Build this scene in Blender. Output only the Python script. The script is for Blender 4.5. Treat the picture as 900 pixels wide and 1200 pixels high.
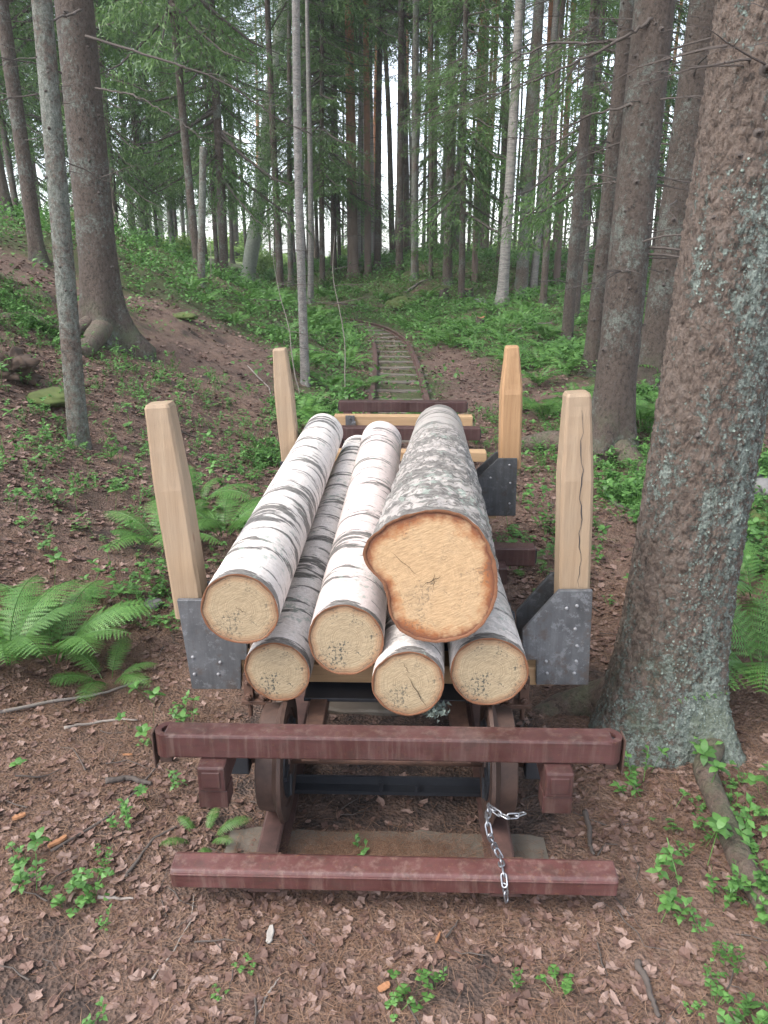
import bpy, bmesh, math, random
import numpy as np
from mathutils import Vector, Matrix
random.seed(7); rng = np.random.default_rng(11)
for o in list(bpy.data.objects): bpy.data.objects.remove(o)
SC = bpy.context.scene; COL = SC.collection
R = math.radians
# ---------------------------------------------------------------- camera, sky, sun, exposure
CAM = np.array([0.04, 0.0, 1.6]); PITCH = R(18.4); YAW = R(1.5); F = 900.0
cd = bpy.data.cameras.new('camera'); cam = bpy.data.objects.new('camera', cd); COL.objects.link(cam)
cd.sensor_fit = 'HORIZONTAL'; cd.sensor_width = 36; cd.lens = 36.0; cd.clip_end = 3000; cd.clip_start = 0.05
cam.location = CAM; cam.rotation_euler = (R(90)-PITCH, 0, YAW); SC.camera = cam
w = bpy.data.worlds.new('World'); SC.world = w; w.use_nodes = True
wn = w.node_tree.nodes; wl = w.node_tree.links
sky = wn.new('ShaderNodeTexSky'); sky.sky_type = 'NISHITA'; sky.sun_disc = False
SUN_EL, SUN_AZ = 52, 235
sky.sun_elevation = R(SUN_EL); sky.sun_rotation = R(SUN_AZ); sky.dust_density = 2.0; sky.air_density = .8; sky.ozone_density = .3
bg = wn['Background']; bg.inputs['Strength'].default_value = 0.15
hs = wn.new('ShaderNodeHueSaturation'); hs.inputs['Saturation'].default_value = .45; hs.inputs['Value'].default_value = 1.6
wl.new(sky.outputs[0], hs.inputs['Color']); wl.new(hs.outputs[0], bg.inputs[0])
sd = bpy.data.lights.new('sun', 'SUN'); sd.energy = 1.1; sd.angle = R(25); sd.color = (1, .96, .9)
sun = bpy.data.objects.new('sun', sd); COL.objects.link(sun)
az = R(SUN_AZ); el = R(SUN_EL)
sdir = Vector((math.sin(az)*math.cos(el), math.cos(az)*math.cos(el), math.sin(el)))
sun.rotation_euler = sdir.to_track_quat('Z', 'Y').to_euler()
SC.view_settings.view_transform = 'Standard'; SC.view_settings.look = 'None'
SC.view_settings.exposure = 1.66; SC.view_settings.gamma = 1
SC.render.resolution_x = 768; SC.render.resolution_y = 1024
SC.render.engine = 'CYCLES'
SC.cycles.max_bounces = 6; SC.cycles.transparent_max_bounces = 4

# ---------------------------------------------------------------- camera geometry (pixel of the 900x1200 photo -> ray)
def ray(px, py):
    x = (px-450)/F; y = (600-py)/F
    c, s = math.cos(PITCH), math.sin(PITCH)
    d = np.array([x, c + y*s, y*c - s])
    cy, sy = math.cos(YAW), math.sin(YAW)
    return np.array([d[0]*cy - d[1]*sy, d[0]*sy + d[1]*cy, d[2]])
def at(px, py, Y):                    # point of that ray in the upright plane y = Y
    d = ray(px, py); return CAM + d*((Y-CAM[1])/d[1])
def atz(px, py, z):
    d = ray(px, py); return CAM + d*((z-CAM[2])/d[2])
def depth(p):
    d = np.asarray(p)-CAM
    f = np.array([-math.sin(YAW)*math.cos(PITCH), math.cos(YAW)*math.cos(PITCH), -math.sin(PITCH)])
    return float(d@f)

# ---------------------------------------------------------------- noise
_tab = rng.random((256, 256))
def vn(x, y, s=0):
    x = np.asarray(x, float)+s*37.7; y = np.asarray(y, float)+s*17.3
    xi = np.floor(x).astype(int); yi = np.floor(y).astype(int); fx = x-xi; fy = y-yi
    fx = fx*fx*(3-2*fx); fy = fy*fy*(3-2*fy)
    a = _tab[xi & 255, yi & 255]; b = _tab[(xi+1) & 255, yi & 255]
    c = _tab[xi & 255, (yi+1) & 255]; d = _tab[(xi+1) & 255, (yi+1) & 255]
    return (a*(1-fx)+b*fx)*(1-fy)+(c*(1-fx)+d*fx)*fy
def fbm(x, y, o=4, s=0):
    r = 0; a = .5
    for k in range(o):
        r = r+a*(vn(x, y, s+k*3)-.5)*2; x = np.asarray(x)*2.03; y = np.asarray(y)*2.03; a *= .5
    return r
def worley(x, y, period=None, jit=.9):   # F1, F2, id   (x optionally periodic)
    xi = np.floor(x).astype(int); yi = np.floor(y).astype(int)
    f1 = np.full(x.shape, 9.); f2 = np.full(x.shape, 9.); idd = np.zeros(x.shape)
    for dx in (-1, 0, 1):
        for dy in (-1, 0, 1):
            cx = xi+dx; cy = yi+dy
            hx = np.mod(cx, period) if period else cx
            jx = _tab[hx & 255, cy & 255]; jy = _tab[(hx*7+13) & 255, (cy*5+31) & 255]
            d = np.hypot(cx+.5+(jx-.5)*jit-x, cy+.5+(jy-.5)*jit-y)
            n = d < f1
            f2 = np.where(n, f1, np.minimum(f2, d)); f1 = np.where(n, d, f1)
            idd = np.where(n, _tab[(hx*3+7) & 255, (cy*11+3) & 255], idd)
    return f1, f2, idd
def sst(a, b, x):
    t = np.clip((np.asarray(x, float)-a)/(b-a), 0, 1); return t*t*(3-2*t)

# ---------------------------------------------------------------- terrain
TY = np.array([-5, 1, 8.2, 9.9, 11.9, 13.8, 15.6, 17.1, 18.4, 20.0, 21.2, 22.2, 23.0])
TX = np.array([0, 0, -.01, -.03, -.08, -.16, -.3, -.54, -.85, -1.55, -2.5, -3.9, -6.0])
def H(x, y):
    x = np.asarray(x, float); y = np.asarray(y, float)
    xc = np.interp(y, TY, TX)
    u = -(x-xc)-1.0
    b = .47*(np.log1p(np.exp(np.clip(u*4, -30, 30)))/4)
    b = 2.3-(np.log1p(np.exp(np.clip((2.3-b)*3, -30, 60)))/3)
    cut = sst(17.8, 20.6, y)*(1-sst(24.5, 28, y))*np.where(x > -9, 1, np.exp(-((x+9)/2)**2))
    left = b*(1-cut)*(1-.45*sst(24, 30, y))
    rr = x-xc-1.0
    right = .22*(np.log1p(np.exp(np.clip(rr*3, -30, 30)))/3); right = .75*(1-np.exp(-right/.75))
    far = .72*sst(20.5, 26, y)*(sst(-.9, .6, x) + sst(24, 27, y)*(1-sst(-.9, .6, x)))*(1-.6*sst(30, 60, y))
    off = sst(.55, 1.5, np.abs(x-xc))
    hum = fbm(x*.55, y*.55, 3, 2)*.24*off + fbm(x*2.1, y*2.1, 3, 5)*(.02+.05*off)
    hum = hum + off*sst(5, 14, y)*.22*np.maximum(0, fbm(x*.9+3, y*.9, 2, 9))
    return left+right+far*off.clip(.15, 1)+hum*(1-.5*sst(30, 50, y))
def ground(px, py, tmax=80):
    d = ray(px, py); d = d/np.linalg.norm(d)
    t = np.arange(1.2, tmax, .02); P = CAM[None]+t[:, None]*d
    below = P[:, 2] < H(P[:, 0], P[:, 1])
    if not below.any(): return P[-1]
    return P[np.argmax(below)]

# ---------------------------------------------------------------- mesh helpers
class Geo:
    def __init__(s): s.v = []; s.f = []; s.n = 0
    def add(s, v, f):
        v = np.asarray(v, float).reshape(-1, 3); s.v.append(v)
        f = np.asarray(f, int); s.f.append(f+s.n); s.n += len(v); return s
    def box(s, c, size, rot=None, bev=0):
        x, y, z = np.array(size)/2
        v = np.array([(-x,-y,-z),(x,-y,-z),(x,y,-z),(-x,y,-z),(-x,-y,z),(x,-y,z),(x,y,z),(-x,y,z)])
        if rot is not None: v = v@np.array(rot).T
        return s.add(v+np.array(c), [(0,3,2,1),(4,5,6,7),(0,1,5,4),(1,2,6,5),(2,3,7,6),(3,0,4,7)])
    def tube(s, pts, rad, n=8, cap=True, closed=False):
        pts = np.asarray(pts, float); m = len(pts); rad = np.broadcast_to(np.asarray(rad, float), (m,))
        tan = np.gradient(pts, axis=0); 
        if closed: tan = np.roll(pts, -1, 0)-np.roll(pts, 1, 0)
        tan /= np.linalg.norm(tan, axis=1)[:, None]+1e-9
        up = np.array([0, 0, 1.]) if abs(tan[0, 2]) < .9 else np.array([1., 0, 0])
        a = np.cross(tan[0], up); a /= np.linalg.norm(a); V = []
        th = np.arange(n)*2*math.pi/n
        for i in range(m):
            a = a-tan[i]*(a@tan[i]); a /= np.linalg.norm(a); b = np.cross(tan[i], a)
            V.append(pts[i]+rad[i]*(np.cos(th)[:, None]*a+np.sin(th)[:, None]*b))
        V = np.concatenate(V); fs = []
        for i in range(m if closed else m-1):
            j = (i+1) % m
            for k in range(n):
                k2 = (k+1) % n; fs.append((i*n+k, i*n+k2, j*n+k2, j*n+k))
        s.add(V, fs)
        if cap and not closed:
            c0 = s.n-len(V)
            s.f.append(np.array([[c0, c0+k+1, c0+k, c0] for k in range(1, n-1)])[:, :3][:, [0, 1, 2]].copy()) if n > 2 else None
            e = s.n-n
            s.f.append(np.array([[e, e+k, e+k+1] for k in range(1, n-1)]))
        return s
    def prism(s, poly, axis='y', a=0, b=1):    # poly: list of 2D; extruded along axis
        n = len(poly); P = np.array(poly, float); V = []
        for t in (a, b):
            for p in P:
                V.append({'y': (p[0], t, p[1]), 'x': (t, p[0], p[1]), 'z': (p[0], p[1], t)}[axis])
        s.add(V, [(i, (i+1) % n, n+(i+1) % n, n+i) for i in range(n)])
        c = s.n-2*n; s.f.append([tuple(c+i for i in range(n))[::-1]]); s.f.append([tuple(c+n+i for i in range(n))])
        return s
    def mesh(s, name, mat=None, smooth=False, attrs=None):
        me = bpy.data.meshes.new(name)
        v = np.concatenate(s.v); me.vertices.add(len(v)); me.vertices.foreach_set('co', v.astype(np.float32).ravel())
        loops = []; starts = []; tot = 0
        for f in s.f:
            if isinstance(f, np.ndarray) and f.ndim == 2:
                k = f.shape[1]; loops.append(f.ravel()); starts.append(tot+np.arange(len(f))*k); tot += f.size
            else:
                for g in f: loops.append(np.array(g)); starts.append(np.array([tot])); tot += len(g)
        loops = np.concatenate(loops); starts = np.concatenate(starts)
        me.loops.add(len(loops)); me.loops.foreach_set('vertex_index', loops.astype(np.int32))
        me.polygons.add(len(starts)); me.polygons.foreach_set('loop_start', starts.astype(np.int32))
        me.polygons.foreach_set('use_smooth', np.full(len(starts), smooth))
        for k, a in (attrs or {}).items():
            at_ = me.attributes.new(k, 'FLOAT', 'POINT'); at_.data.foreach_set('value', np.asarray(a, np.float32))
        me.update(calc_edges=True); me.validate()
        if mat: me.materials.append(mat)
        return me
def obj(name, me, parent=None, mat=None, bevel=0, smooth=False, seg=2):
    if isinstance(me, Geo): me = me.mesh(name, mat, smooth)
    o = bpy.data.objects.new(name, me); COL.objects.link(o)
    if parent is not None: o.parent = parent
    if bevel:
        m = o.modifiers.new('bevel', 'BEVEL'); m.width = bevel; m.segments = seg; m.limit_method = 'ANGLE'
    return o
def tag(o, label=None, cat=None, group=None, kind=None):
    for k, v in (('label', label), ('category', cat), ('group', group), ('kind', kind)):
        if v: o[k] = v
    return o
def empty(name, loc, rz=0, label=None, cat=None, group=None):
    o = bpy.data.objects.new(name, None); COL.objects.link(o); o.location = loc; o.rotation_euler = (0, 0, rz)
    o.empty_display_size = .2; return tag(o, label, cat, group)
def kids(o): return [c for c in bpy.data.objects if c.parent == o]
def copy_tree(o, parent=None, table=None):
    c = o.copy(); COL.objects.link(c); c.parent = parent
    for ch in (table or KIDS).get(o, []): copy_tree(ch, c, table)
    return c
KIDS = {}
def rotz(a): c, s = math.cos(a), math.sin(a); return np.array([[c, -s, 0], [s, c, 0], [0, 0, 1.]])
def rotx(a): c, s = math.cos(a), math.sin(a); return np.array([[1, 0, 0], [0, c, -s], [0, s, c.real]])
def roty(a): c, s = math.cos(a), math.sin(a); return np.array([[c, 0, s], [0, 1, 0], [-s, 0, c]])

# ---------------------------------------------------------------- materials
class M:
    def __init__(s, name, rough=.8):
        s.m = bpy.data.materials.new(name); s.m.use_nodes = True; s.t = s.m.node_tree
        s.b = s.t.nodes['Principled BSDF']; s.b.inputs['Roughness'].default_value = rough
        s.tc = s.t.nodes.new('ShaderNodeTexCoord'); s.co = s.tc.outputs['Object']
    def n(s, typ, ins=None, **kw):
        nd = s.t.nodes.new(typ)
        for k, v in kw.items(): setattr(nd, k, v)
        for k, v in (ins or {}).items(): s.put(nd.inputs[k], v)
        return nd
    def put(s, sock, v):
        if hasattr(v, 'is_linked') or hasattr(v, 'links'): s.t.links.new(v, sock)
        elif isinstance(v, (tuple, list)) and len(v) == 3 and len(sock.default_value) == 4: sock.default_value = (*v, 1)
        else: sock.default_value = v
    def scale(s, v, co=None):
        return s.n('ShaderNodeVectorMath', {0: co or s.co, 1: v}, operation='MULTIPLY').outputs[0]
    def noise(s, sc=5, det=4, rough=.6, co=None, dist=0):
        return s.n('ShaderNodeTexNoise', {'Vector': co or s.co, 'Scale': sc, 'Detail': det, 'Roughness': rough, 'Distortion': dist}).outputs['Fac']
    def vor(s, sc=5, feat='F1', co=None, out='Distance'):
        return s.n('ShaderNodeTexVoronoi', {'Vector': co or s.co, 'Scale': sc}, feature=feat).outputs[out]
    def ramp(s, f, stops, mode='LINEAR'):
        nd = s.n('ShaderNodeValToRGB', {0: f}); cr = nd.color_ramp; cr.interpolation = mode
        while len(cr.elements) < len(stops): cr.elements.new(.5)
        for e, (p, c) in zip(cr.elements, stops):
            e.position = p; e.color = (c, c, c, 1) if isinstance(c, (int, float)) else (*c, 1)
        return nd.outputs[0]
    def mix(s, f, a, b, blend='MIX'):
        nd = s.n('ShaderNodeMix', data_type='RGBA', blend_type=blend)
        s.put(nd.inputs[0], f); s.put(nd.inputs[6], a); s.put(nd.inputs[7], b); return nd.outputs[2]
    def math(s, op, a, b=0.0, c=0.0, clamp=False):
        return s.n('ShaderNodeMath', {0: a, 1: b, 2: c}, operation=op, use_clamp=clamp).outputs[0]
    def attr(s, name): return s.n('ShaderNodeAttribute', attribute_name=name).outputs['Fac']
    def rnd(s): return s.n('ShaderNodeObjectInfo').outputs['Random']
    def isl(s): return s.n('ShaderNodeNewGeometry').outputs['Random Per Island']
    def bump(s, h, st=.5, d=.01, nrm=None):
        ins = {'Height': h, 'Strength': st, 'Distance': d}
        if nrm is not None: ins['Normal'] = nrm
        o = s.n('ShaderNodeBump', ins).outputs[0]; s.put(s.b.inputs['Normal'], o); return o
    def col(s, c): s.put(s.b.inputs['Base Color'], c); return s
    def rough(s, r): s.put(s.b.inputs['Roughness'], r); return s

def mat_ground():
    m = M('forest_floor', .95)
    n1 = m.noise(1.1, 5, .6); n2 = m.noise(9, 6, .7); n3 = m.noise(60, 4, .7)
    c = m.ramp(n2, [(.3, (.042, .025, .017)), (.5, (.098, .058, .039)), (.72, (.165, .104, .074))])
    c = m.mix(m.ramp(n3, [(.35, 0.), (.7, .55)]), c, (.24, .16, .13))
    dark = m.ramp(m.noise(1.7, 3, .6, m.n('ShaderNodeVectorMath', {0: m.co, 1: (5, 2, 0)}, operation='ADD').outputs[0]), [(.60, 0.), (.70, .8)])
    c = m.mix(dark, c, (.030, .020, .016))
    c = m.mix(m.math('MULTIPLY', m.attr('soil'), m.ramp(n2, [(.35, 1.), (.6, .3)])), c, (.026, .018, .015))  # dark soil patches, and the shade painted under the wagon
    g = m.attr('green')
    gm = m.math('MULTIPLY', m.ramp(m.math('ADD', g, m.math('MULTIPLY', m.math('SUBTRACT', n2, .5), .9)), [(.48, 0.), (.62, 1.)]), .8)
    mossc = m.mix(n3, (.030, .048, .014), (.085, .12, .030))
    c = m.mix(gm, c, mossc)
    c = m.mix(m.attr('meadow'), c, m.mix(n1, (.15, .24, .05), (.22, .30, .08)))
    m.col(c)
    v = m.vor(95, co=m.scale((1, 1, 1)))
    m.bump(m.math('ADD', m.math('MULTIPLY', n3, .7), m.math('ADD', n2, m.math('MULTIPLY', v, .5))), .9, .025)
    return m.m
def leafmat(name, c1, c2, c3=None, trans=.35, rough=.55, rndobj=False):
    m = M(name, rough); i = m.isl()
    f = m.math('ADD', m.math('MULTIPLY', i, .7), m.math('MULTIPLY', m.noise(2.3, 2), .5))
    st = [(.15, c1), (.6, c2)] + ([(.95, c3)] if c3 else [])
    c = m.ramp(f, st)
    if rndobj: c = m.mix(m.math('MULTIPLY', m.rnd(), .4), c, (c1[0]*.6, c1[1]*.6, c1[2]*.6))
    m.col(c)
    if trans:
        tr = m.n('ShaderNodeBsdfTranslucent', {'Color': c}); mx = m.n('ShaderNodeMixShader', {0: trans, 1: m.b.outputs[0], 2: tr.outputs[0]})
        m.t.links.new(mx.outputs[0], m.t.nodes['Material Output'].inputs[0])
    return m.m
def mat_spruce(name, warm=0., lich=.45, big=False, tone=1.):
    m = M(name, .9)
    co = m.scale((1, 1, .6))
    w_ = m.n('ShaderNodeVectorMath', {0: co, 1: m.scale((.05, .05, .05), m.n('ShaderNodeTexNoise', {'Vector': m.co, 'Scale': 22., 'Detail': 4.}).outputs['Color'])}, operation='ADD').outputs[0]
    v = m.vor(62, 'F1', w_); vc = m.n('ShaderNodeSeparateColor', {0: m.vor(62, 'F1', w_, 'Color')}).outputs[0]
    n = m.noise(9, 6, .7); nf = m.noise(130, 4, .75); nl = m.noise(2.2, 3); nm = m.noise(38, 5, .75, m.scale((1, 1, .7)))
    T = lambda c: tuple(x*tone for x in c)
    a = T((.086+.02*warm, .062+.004*warm, .047)); b = T((.150+.03*warm, .110+.008*warm, .084))
    c = m.mix(m.math('ADD', m.math('MULTIPLY', vc, .5), m.math('MULTIPLY', n, .5)), a, b)
    c = m.mix(m.ramp(nm, [(.45, 0.), (.70, .55)]), c, T((.20, .172, .150)))
    c = m.mix(m.ramp(nm, [(.34, .95), (.48, 0.)]), c, T((.030, .024, .020)))
    c = m.mix(m.ramp(nf, [(.35, .35), (.55, 0.)]), c, T((.05, .035, .030)))
    if big:
        l = m.attr('lichen'); f_ = m.math('ADD', m.math('MULTIPLY', m.math('SUBTRACT', m.noise(46, 6, .85), .5), 2.6), m.math('MULTIPLY', m.math('SUBTRACT', nl, .5), .6))
        lf = m.ramp(m.math('ADD', l, f_), [(.56, 0.), (.66, .9)])
    else:
        lf = m.ramp(m.math('ADD', m.math('MULTIPLY', nl, .6), m.math('MULTIPLY', m.noise(30, 6, .85), .6)), [(1.04-lich, 0.), (1.12-lich, .6)])
    c = m.mix(lf, c, m.ramp(m.math('ADD', nf, m.math('MULTIPLY', m.math('SUBTRACT', nm, .5), .8)), [(.3, (.075, .095, .078)), (.5, (.15, .18, .155)), (.72, (.27, .31, .275))]))
    sx = m.n('ShaderNodeSeparateXYZ', {0: m.co}).outputs[2]
    ms = m.math('MULTIPLY', m.ramp(sx, [(.0, 1.), (.5, 0.)]), m.ramp(m.noise(6, 5, .75), [(.46, 0.), (.62, .7)]))
    c = m.mix(ms, c, (.085, .10, .055))
    m.col(c)
    h = m.math('ADD', m.math('MULTIPLY', v, -.5), m.math('ADD', m.math('MULTIPLY', nm, 1.3), m.math('MULTIPLY', nf, .6)))
    h = m.math('ADD', h, m.math('MULTIPLY', lf, .35))
    m.bump(h, 1., .012)
    return m.m
def mat_pine():
    m = M('pine_bark', .9)
    z = m.n('ShaderNodeSeparateXYZ', {0: m.co}).outputs[2]; n = m.noise(7, 5, .7, m.scale((1, 1, .3)))
    t = m.ramp(m.math('ADD', m.math('MULTIPLY', z, .1), m.math('MULTIPLY', n, .25)), [(.35, 0.), (.75, 1.)])
    lo = m.mix(n, (.06, .042, .035), (.20, .15, .125)); hi = m.mix(n, (.20, .085, .045), (.42, .21, .12))
    m.col(m.mix(t, lo, hi)); m.bump(n, .9, .02); return m.m
def mat_birch(name, dens=.55, tree=False, rough_amt=0.0, ax='z', warm=0., fade=False, tone=1.):
    m = M(name, .62)
    k = {'z': (1, 1, 10), 'y': (1.3, 7.5, 1.3)}[ax]; k2 = {'z': (1, 1, 14), 'y': (1, 14, 1)}[ax]
    wob = m.n('ShaderNodeTexNoise', {'Vector': m.co, 'Scale': 4.5, 'Detail': 2.}).outputs['Color']
    wv = m.n('ShaderNodeVectorMath', {0: m.co, 1: m.scale((.10, .10, .10), wob)}, operation='ADD').outputs[0]
    n1 = m.noise(2.6, 4, .62, m.scale(k, wv)); n2 = m.noise(7.5, 5, .7, m.scale(k2, m.co)); n3 = m.noise(40, 4, .7, m.scale({'z': (1, 1, 4), 'y': (1, 4, 1)}[ax]))
    nf = m.noise(160, 3, .6, m.scale({'z': (1, 1, .35), 'y': (1, .35, 1)}[ax])); nl = m.noise(3, 3)
    base = m.mix(nl, tuple(tone*x for x in (.60+.02*warm, .55-.03*warm, .52-.02*warm)), tuple(tone*x for x in (.76, .71-.04*warm, .67-.03*warm)))
    base = m.mix(m.ramp(n3, [(.35, .35), (.6, 0.)]), base, (.42, .34+.0*warm, .27))
    base = m.mix(m.ramp(nf, [(.3, .25), (.5, 0.)]), base, (.34, .30, .27))
    th = .5+ (.5-dens)*.3
    band = m.ramp(m.math('ADD', n1, m.math('MULTIPLY', m.math('SUBTRACT', n3, .5), .20)), [(th+.062, 0.), (th+.085, 1.)])
    thin = m.ramp(n2, [(.635, 0.), (.68, .65)])
    dk = m.mix(m.ramp(n3, [(.35, 0.), (.7, 1.)]), (.055, .047, .042), (.25, .235, .215))
    dark = m.math('MAXIMUM', band, thin)
    if rough_amt:
        pl = m.vor(58, 'F1', m.n('ShaderNodeVectorMath', {0: m.scale({'z': (1, 1, .6), 'y': (1.1, .75, 1.1)}[ax], wv), 1: m.scale((.045, .045, .045), m.n('ShaderNodeTexNoise', {'Vector': m.co, 'Scale': 30., 'Detail': 4.}).outputs['Color'])}, operation='ADD').outputs[0], 'Color'); pl = m.n('ShaderNodeSeparateColor', {0: pl}).outputs[0]
        rg = m.ramp(m.math('ADD', pl, m.math('MULTIPLY', n3, .8)), [(.72, 1.), (1.02, 0.)])
        if fade:
            yy = m.n('ShaderNodeSeparateXYZ', {0: m.co}).outputs[1]
            rg = m.math('MULTIPLY', rg, m.ramp(m.math('MULTIPLY', m.math('ADD', yy, m.math('MULTIPLY', nl, .8)), .3), [(.50, 1.), (.66, .0)]))
        dark = m.math('MAXIMUM', dark, m.math('MULTIPLY', rg, rough_amt))
    if tree:
        z = m.n('ShaderNodeSeparateXYZ', {0: m.co}).outputs[2]
        dark = m.math('MAXIMUM', dark, m.math('MULTIPLY', m.ramp(z, [(0., 1.), (.16, 0.)]), m.ramp(n3, [(.4, .4), (.55, 1.)])))
    c = m.mix(dark, base, dk)
    lf = m.ramp(m.math('ADD', m.noise(30, 4, .75), m.math('MULTIPLY', m.noise(4, 2), .4)), [(.80, 0.), (.86, .65)])
    c = m.mix(lf, c, (.27, .33, .28))
    m.col(c)
    m.bump(m.math('ADD', m.math('MULTIPLY', dark, .7), m.math('ADD', m.math('MULTIPLY', n3, .7), m.math('MULTIPLY', nf, .3))), .7, .006)
    return m.m
def mat_face(name, orange=.3, tint=(1, 1, 1), speck=.5, ring=.6):
    # end grain; object origin is the pith, face in local x-z; 'rim' attribute 0 centre .. 1 bark
    m = M(name, .75)
    rim = m.attr('rim'); nz = m.noise(5, 4, .6); nf = m.noise(120, 3, .7)
    p = m.math('ADD', m.math('MULTIPLY', rim, 1.), m.math('MULTIPLY', nz, .12))
    rings = m.n('ShaderNodeTexNoise', {'W': m.math('MULTIPLY', p, 34.), 'Scale': 1., 'Detail': 3.}, noise_dimensions='1D').outputs['Fac']
    sx = m.n('ShaderNodeSeparateXYZ', {0: m.co})
    ang = m.n('ShaderNodeMath', {0: sx.outputs[2], 1: sx.outputs[0]}, operation='ARCTAN2').outputs[0]
    saw = m.noise(1, 4, .7, m.scale((35, 1, 260), m.n('ShaderNodeVectorRotate', {'Vector': m.co, 'Angle': .45}, rotation_type='Y_AXIS').outputs[0]))
    rad = m.n('ShaderNodeTexNoise', {'W': m.math('MULTIPLY', ang, 14.), 'Scale': 1., 'Detail': 5., 'Roughness': .7}, noise_dimensions='1D').outputs['Fac']
    A = tuple(a*b for a, b in zip((.40, .29, .17), tint)); B = tuple(a*b for a, b in zip((.52, .40, .255), tint))
    c = m.mix(nz, A, B)
    c = m.mix(m.ramp(rings, [(.40, ring), (.56, 0.)]), c, tuple(x*.66 for x in A))
    c = m.mix(m.ramp(saw, [(.36, .75), (.60, 0.)]), c, tuple(x*.62 for x in A))
    c = m.mix(m.ramp(rad, [(.3, .25), (.5, 0.)]), c, tuple(x*.7 for x in A))
    st = m.ramp(m.noise(9, 5, .65), [(.50, 0.), (.68, .5)]); c = m.mix(m.math('MULTIPLY', st, speck*1.2), c, (.26, .20, .125))
    edge = m.ramp(m.math('ADD', rim, m.math('MULTIPLY', m.math('SUBTRACT', m.noise(11, 4, .7), .5), .80*orange+.04)), [(.78, 0.), (.97, 1.)])
    c = m.mix(m.math('MULTIPLY', edge, min(1, .35+orange)), c, m.ramp(rim, [(.6, (.42, .19, .06)), (.9, (.24, .085, .028)), (1., (.11, .038, .018))]))
    cl = m.ramp(m.noise(11, 3), [(.46, .15), (.60, 1.)]); sp = m.ramp(m.math('ADD', nf, m.math('MULTIPLY', m.noise(13, 3, .6), .5)), [(.82, 0.), (.90, 1.)])
    c = m.mix(m.math('MULTIPLY', m.math('MULTIPLY', sp, cl), speck), c, (.05, .05, .04))
    vs = m.ramp(m.vor(75, 'F1'), [(.10, 1.), (.2, 0.)]); c = m.mix(m.math('MULTIPLY', m.math('MULTIPLY', vs, m.ramp(m.noise(14, 3), [(.45, 0.), (.6, 1.)])), speck), c, (.07, .07, .06))
    m.col(c); m.bump(m.math('ADD', saw, m.math('MULTIPLY', rings, .3)), .5, .003)
    return m.m
def mat_timber(name, tint=(1, 1, 1), axis=(45, 45, 1.6), crack=0., grey=0.):
    m = M(name, .7)
    g = m.noise(1, 5, .6, m.scale(axis), .4); n = m.noise(3, 3); f = m.noise(1, 3, .7, m.scale(tuple(a*6 for a in axis)))
    A = tuple(a*b for a, b in zip((.31, .20, .115), tint)); B = tuple(a*b for a, b in zip((.41, .285, .175), tint))
    c = m.mix(m.ramp(g, [(.3, 0.), (.7, 1.)]), A, B); c = m.mix(m.ramp(n, [(.4, 0.), (.7, .35)]), c, tuple(x*.75 for x in B))
    c = m.mix(m.ramp(f, [(.3, .35), (.5, 0.)]), c, tuple(x*.6 for x in A))
    kn = m.vor(5.5, 'F1', m.scale((1.6, 1.6, .8))); c = m.mix(m.ramp(kn, [(.04, .85), (.10, 0.)]), c, (.20, .085, .03))
    if grey: c = m.mix(m.math('MULTIPLY', m.ramp(m.noise(8, 4), [(.3, .5), (.6, 1.)]), grey), c, (.17, .155, .135))
    m.col(c); m.bump(m.math('ADD', g, f), .4, .002); return m.m
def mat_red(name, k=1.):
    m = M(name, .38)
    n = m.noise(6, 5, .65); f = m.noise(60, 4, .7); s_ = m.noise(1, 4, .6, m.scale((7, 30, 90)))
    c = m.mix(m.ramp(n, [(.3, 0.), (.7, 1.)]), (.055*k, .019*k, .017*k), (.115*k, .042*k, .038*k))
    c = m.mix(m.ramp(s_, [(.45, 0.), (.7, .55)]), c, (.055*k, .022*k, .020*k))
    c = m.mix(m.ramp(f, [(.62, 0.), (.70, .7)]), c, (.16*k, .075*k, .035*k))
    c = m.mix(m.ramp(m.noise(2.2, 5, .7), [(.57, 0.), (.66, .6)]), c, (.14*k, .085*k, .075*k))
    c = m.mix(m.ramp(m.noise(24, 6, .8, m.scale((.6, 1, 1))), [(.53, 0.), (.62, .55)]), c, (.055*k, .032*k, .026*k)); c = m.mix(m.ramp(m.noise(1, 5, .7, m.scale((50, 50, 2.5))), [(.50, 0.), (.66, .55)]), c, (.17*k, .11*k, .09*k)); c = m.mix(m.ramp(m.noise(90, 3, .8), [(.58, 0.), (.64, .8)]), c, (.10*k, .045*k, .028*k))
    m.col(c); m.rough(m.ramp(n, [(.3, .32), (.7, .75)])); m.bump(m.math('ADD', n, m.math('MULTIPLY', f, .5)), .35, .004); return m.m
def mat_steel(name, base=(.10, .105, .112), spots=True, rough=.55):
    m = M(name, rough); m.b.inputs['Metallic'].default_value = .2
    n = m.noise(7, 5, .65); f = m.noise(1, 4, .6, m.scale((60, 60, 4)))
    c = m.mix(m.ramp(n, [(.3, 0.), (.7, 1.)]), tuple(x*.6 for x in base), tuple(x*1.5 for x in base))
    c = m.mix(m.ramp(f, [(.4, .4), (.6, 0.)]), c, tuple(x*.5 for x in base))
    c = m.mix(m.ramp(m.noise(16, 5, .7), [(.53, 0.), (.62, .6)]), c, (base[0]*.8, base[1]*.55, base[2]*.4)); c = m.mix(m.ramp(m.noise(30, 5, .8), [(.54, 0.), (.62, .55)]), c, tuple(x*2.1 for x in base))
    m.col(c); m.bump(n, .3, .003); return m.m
def mat_rust(name, a=(.045, .024, .018), b=(.13, .070, .048)):
    m = M(name, .65); n = m.noise(14, 5, .7)
    m.col(m.mix(m.ramp(n, [(.3, 0.), (.7, 1.)]), a, b)); m.bump(n, .4, .003); return m.m
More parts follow.
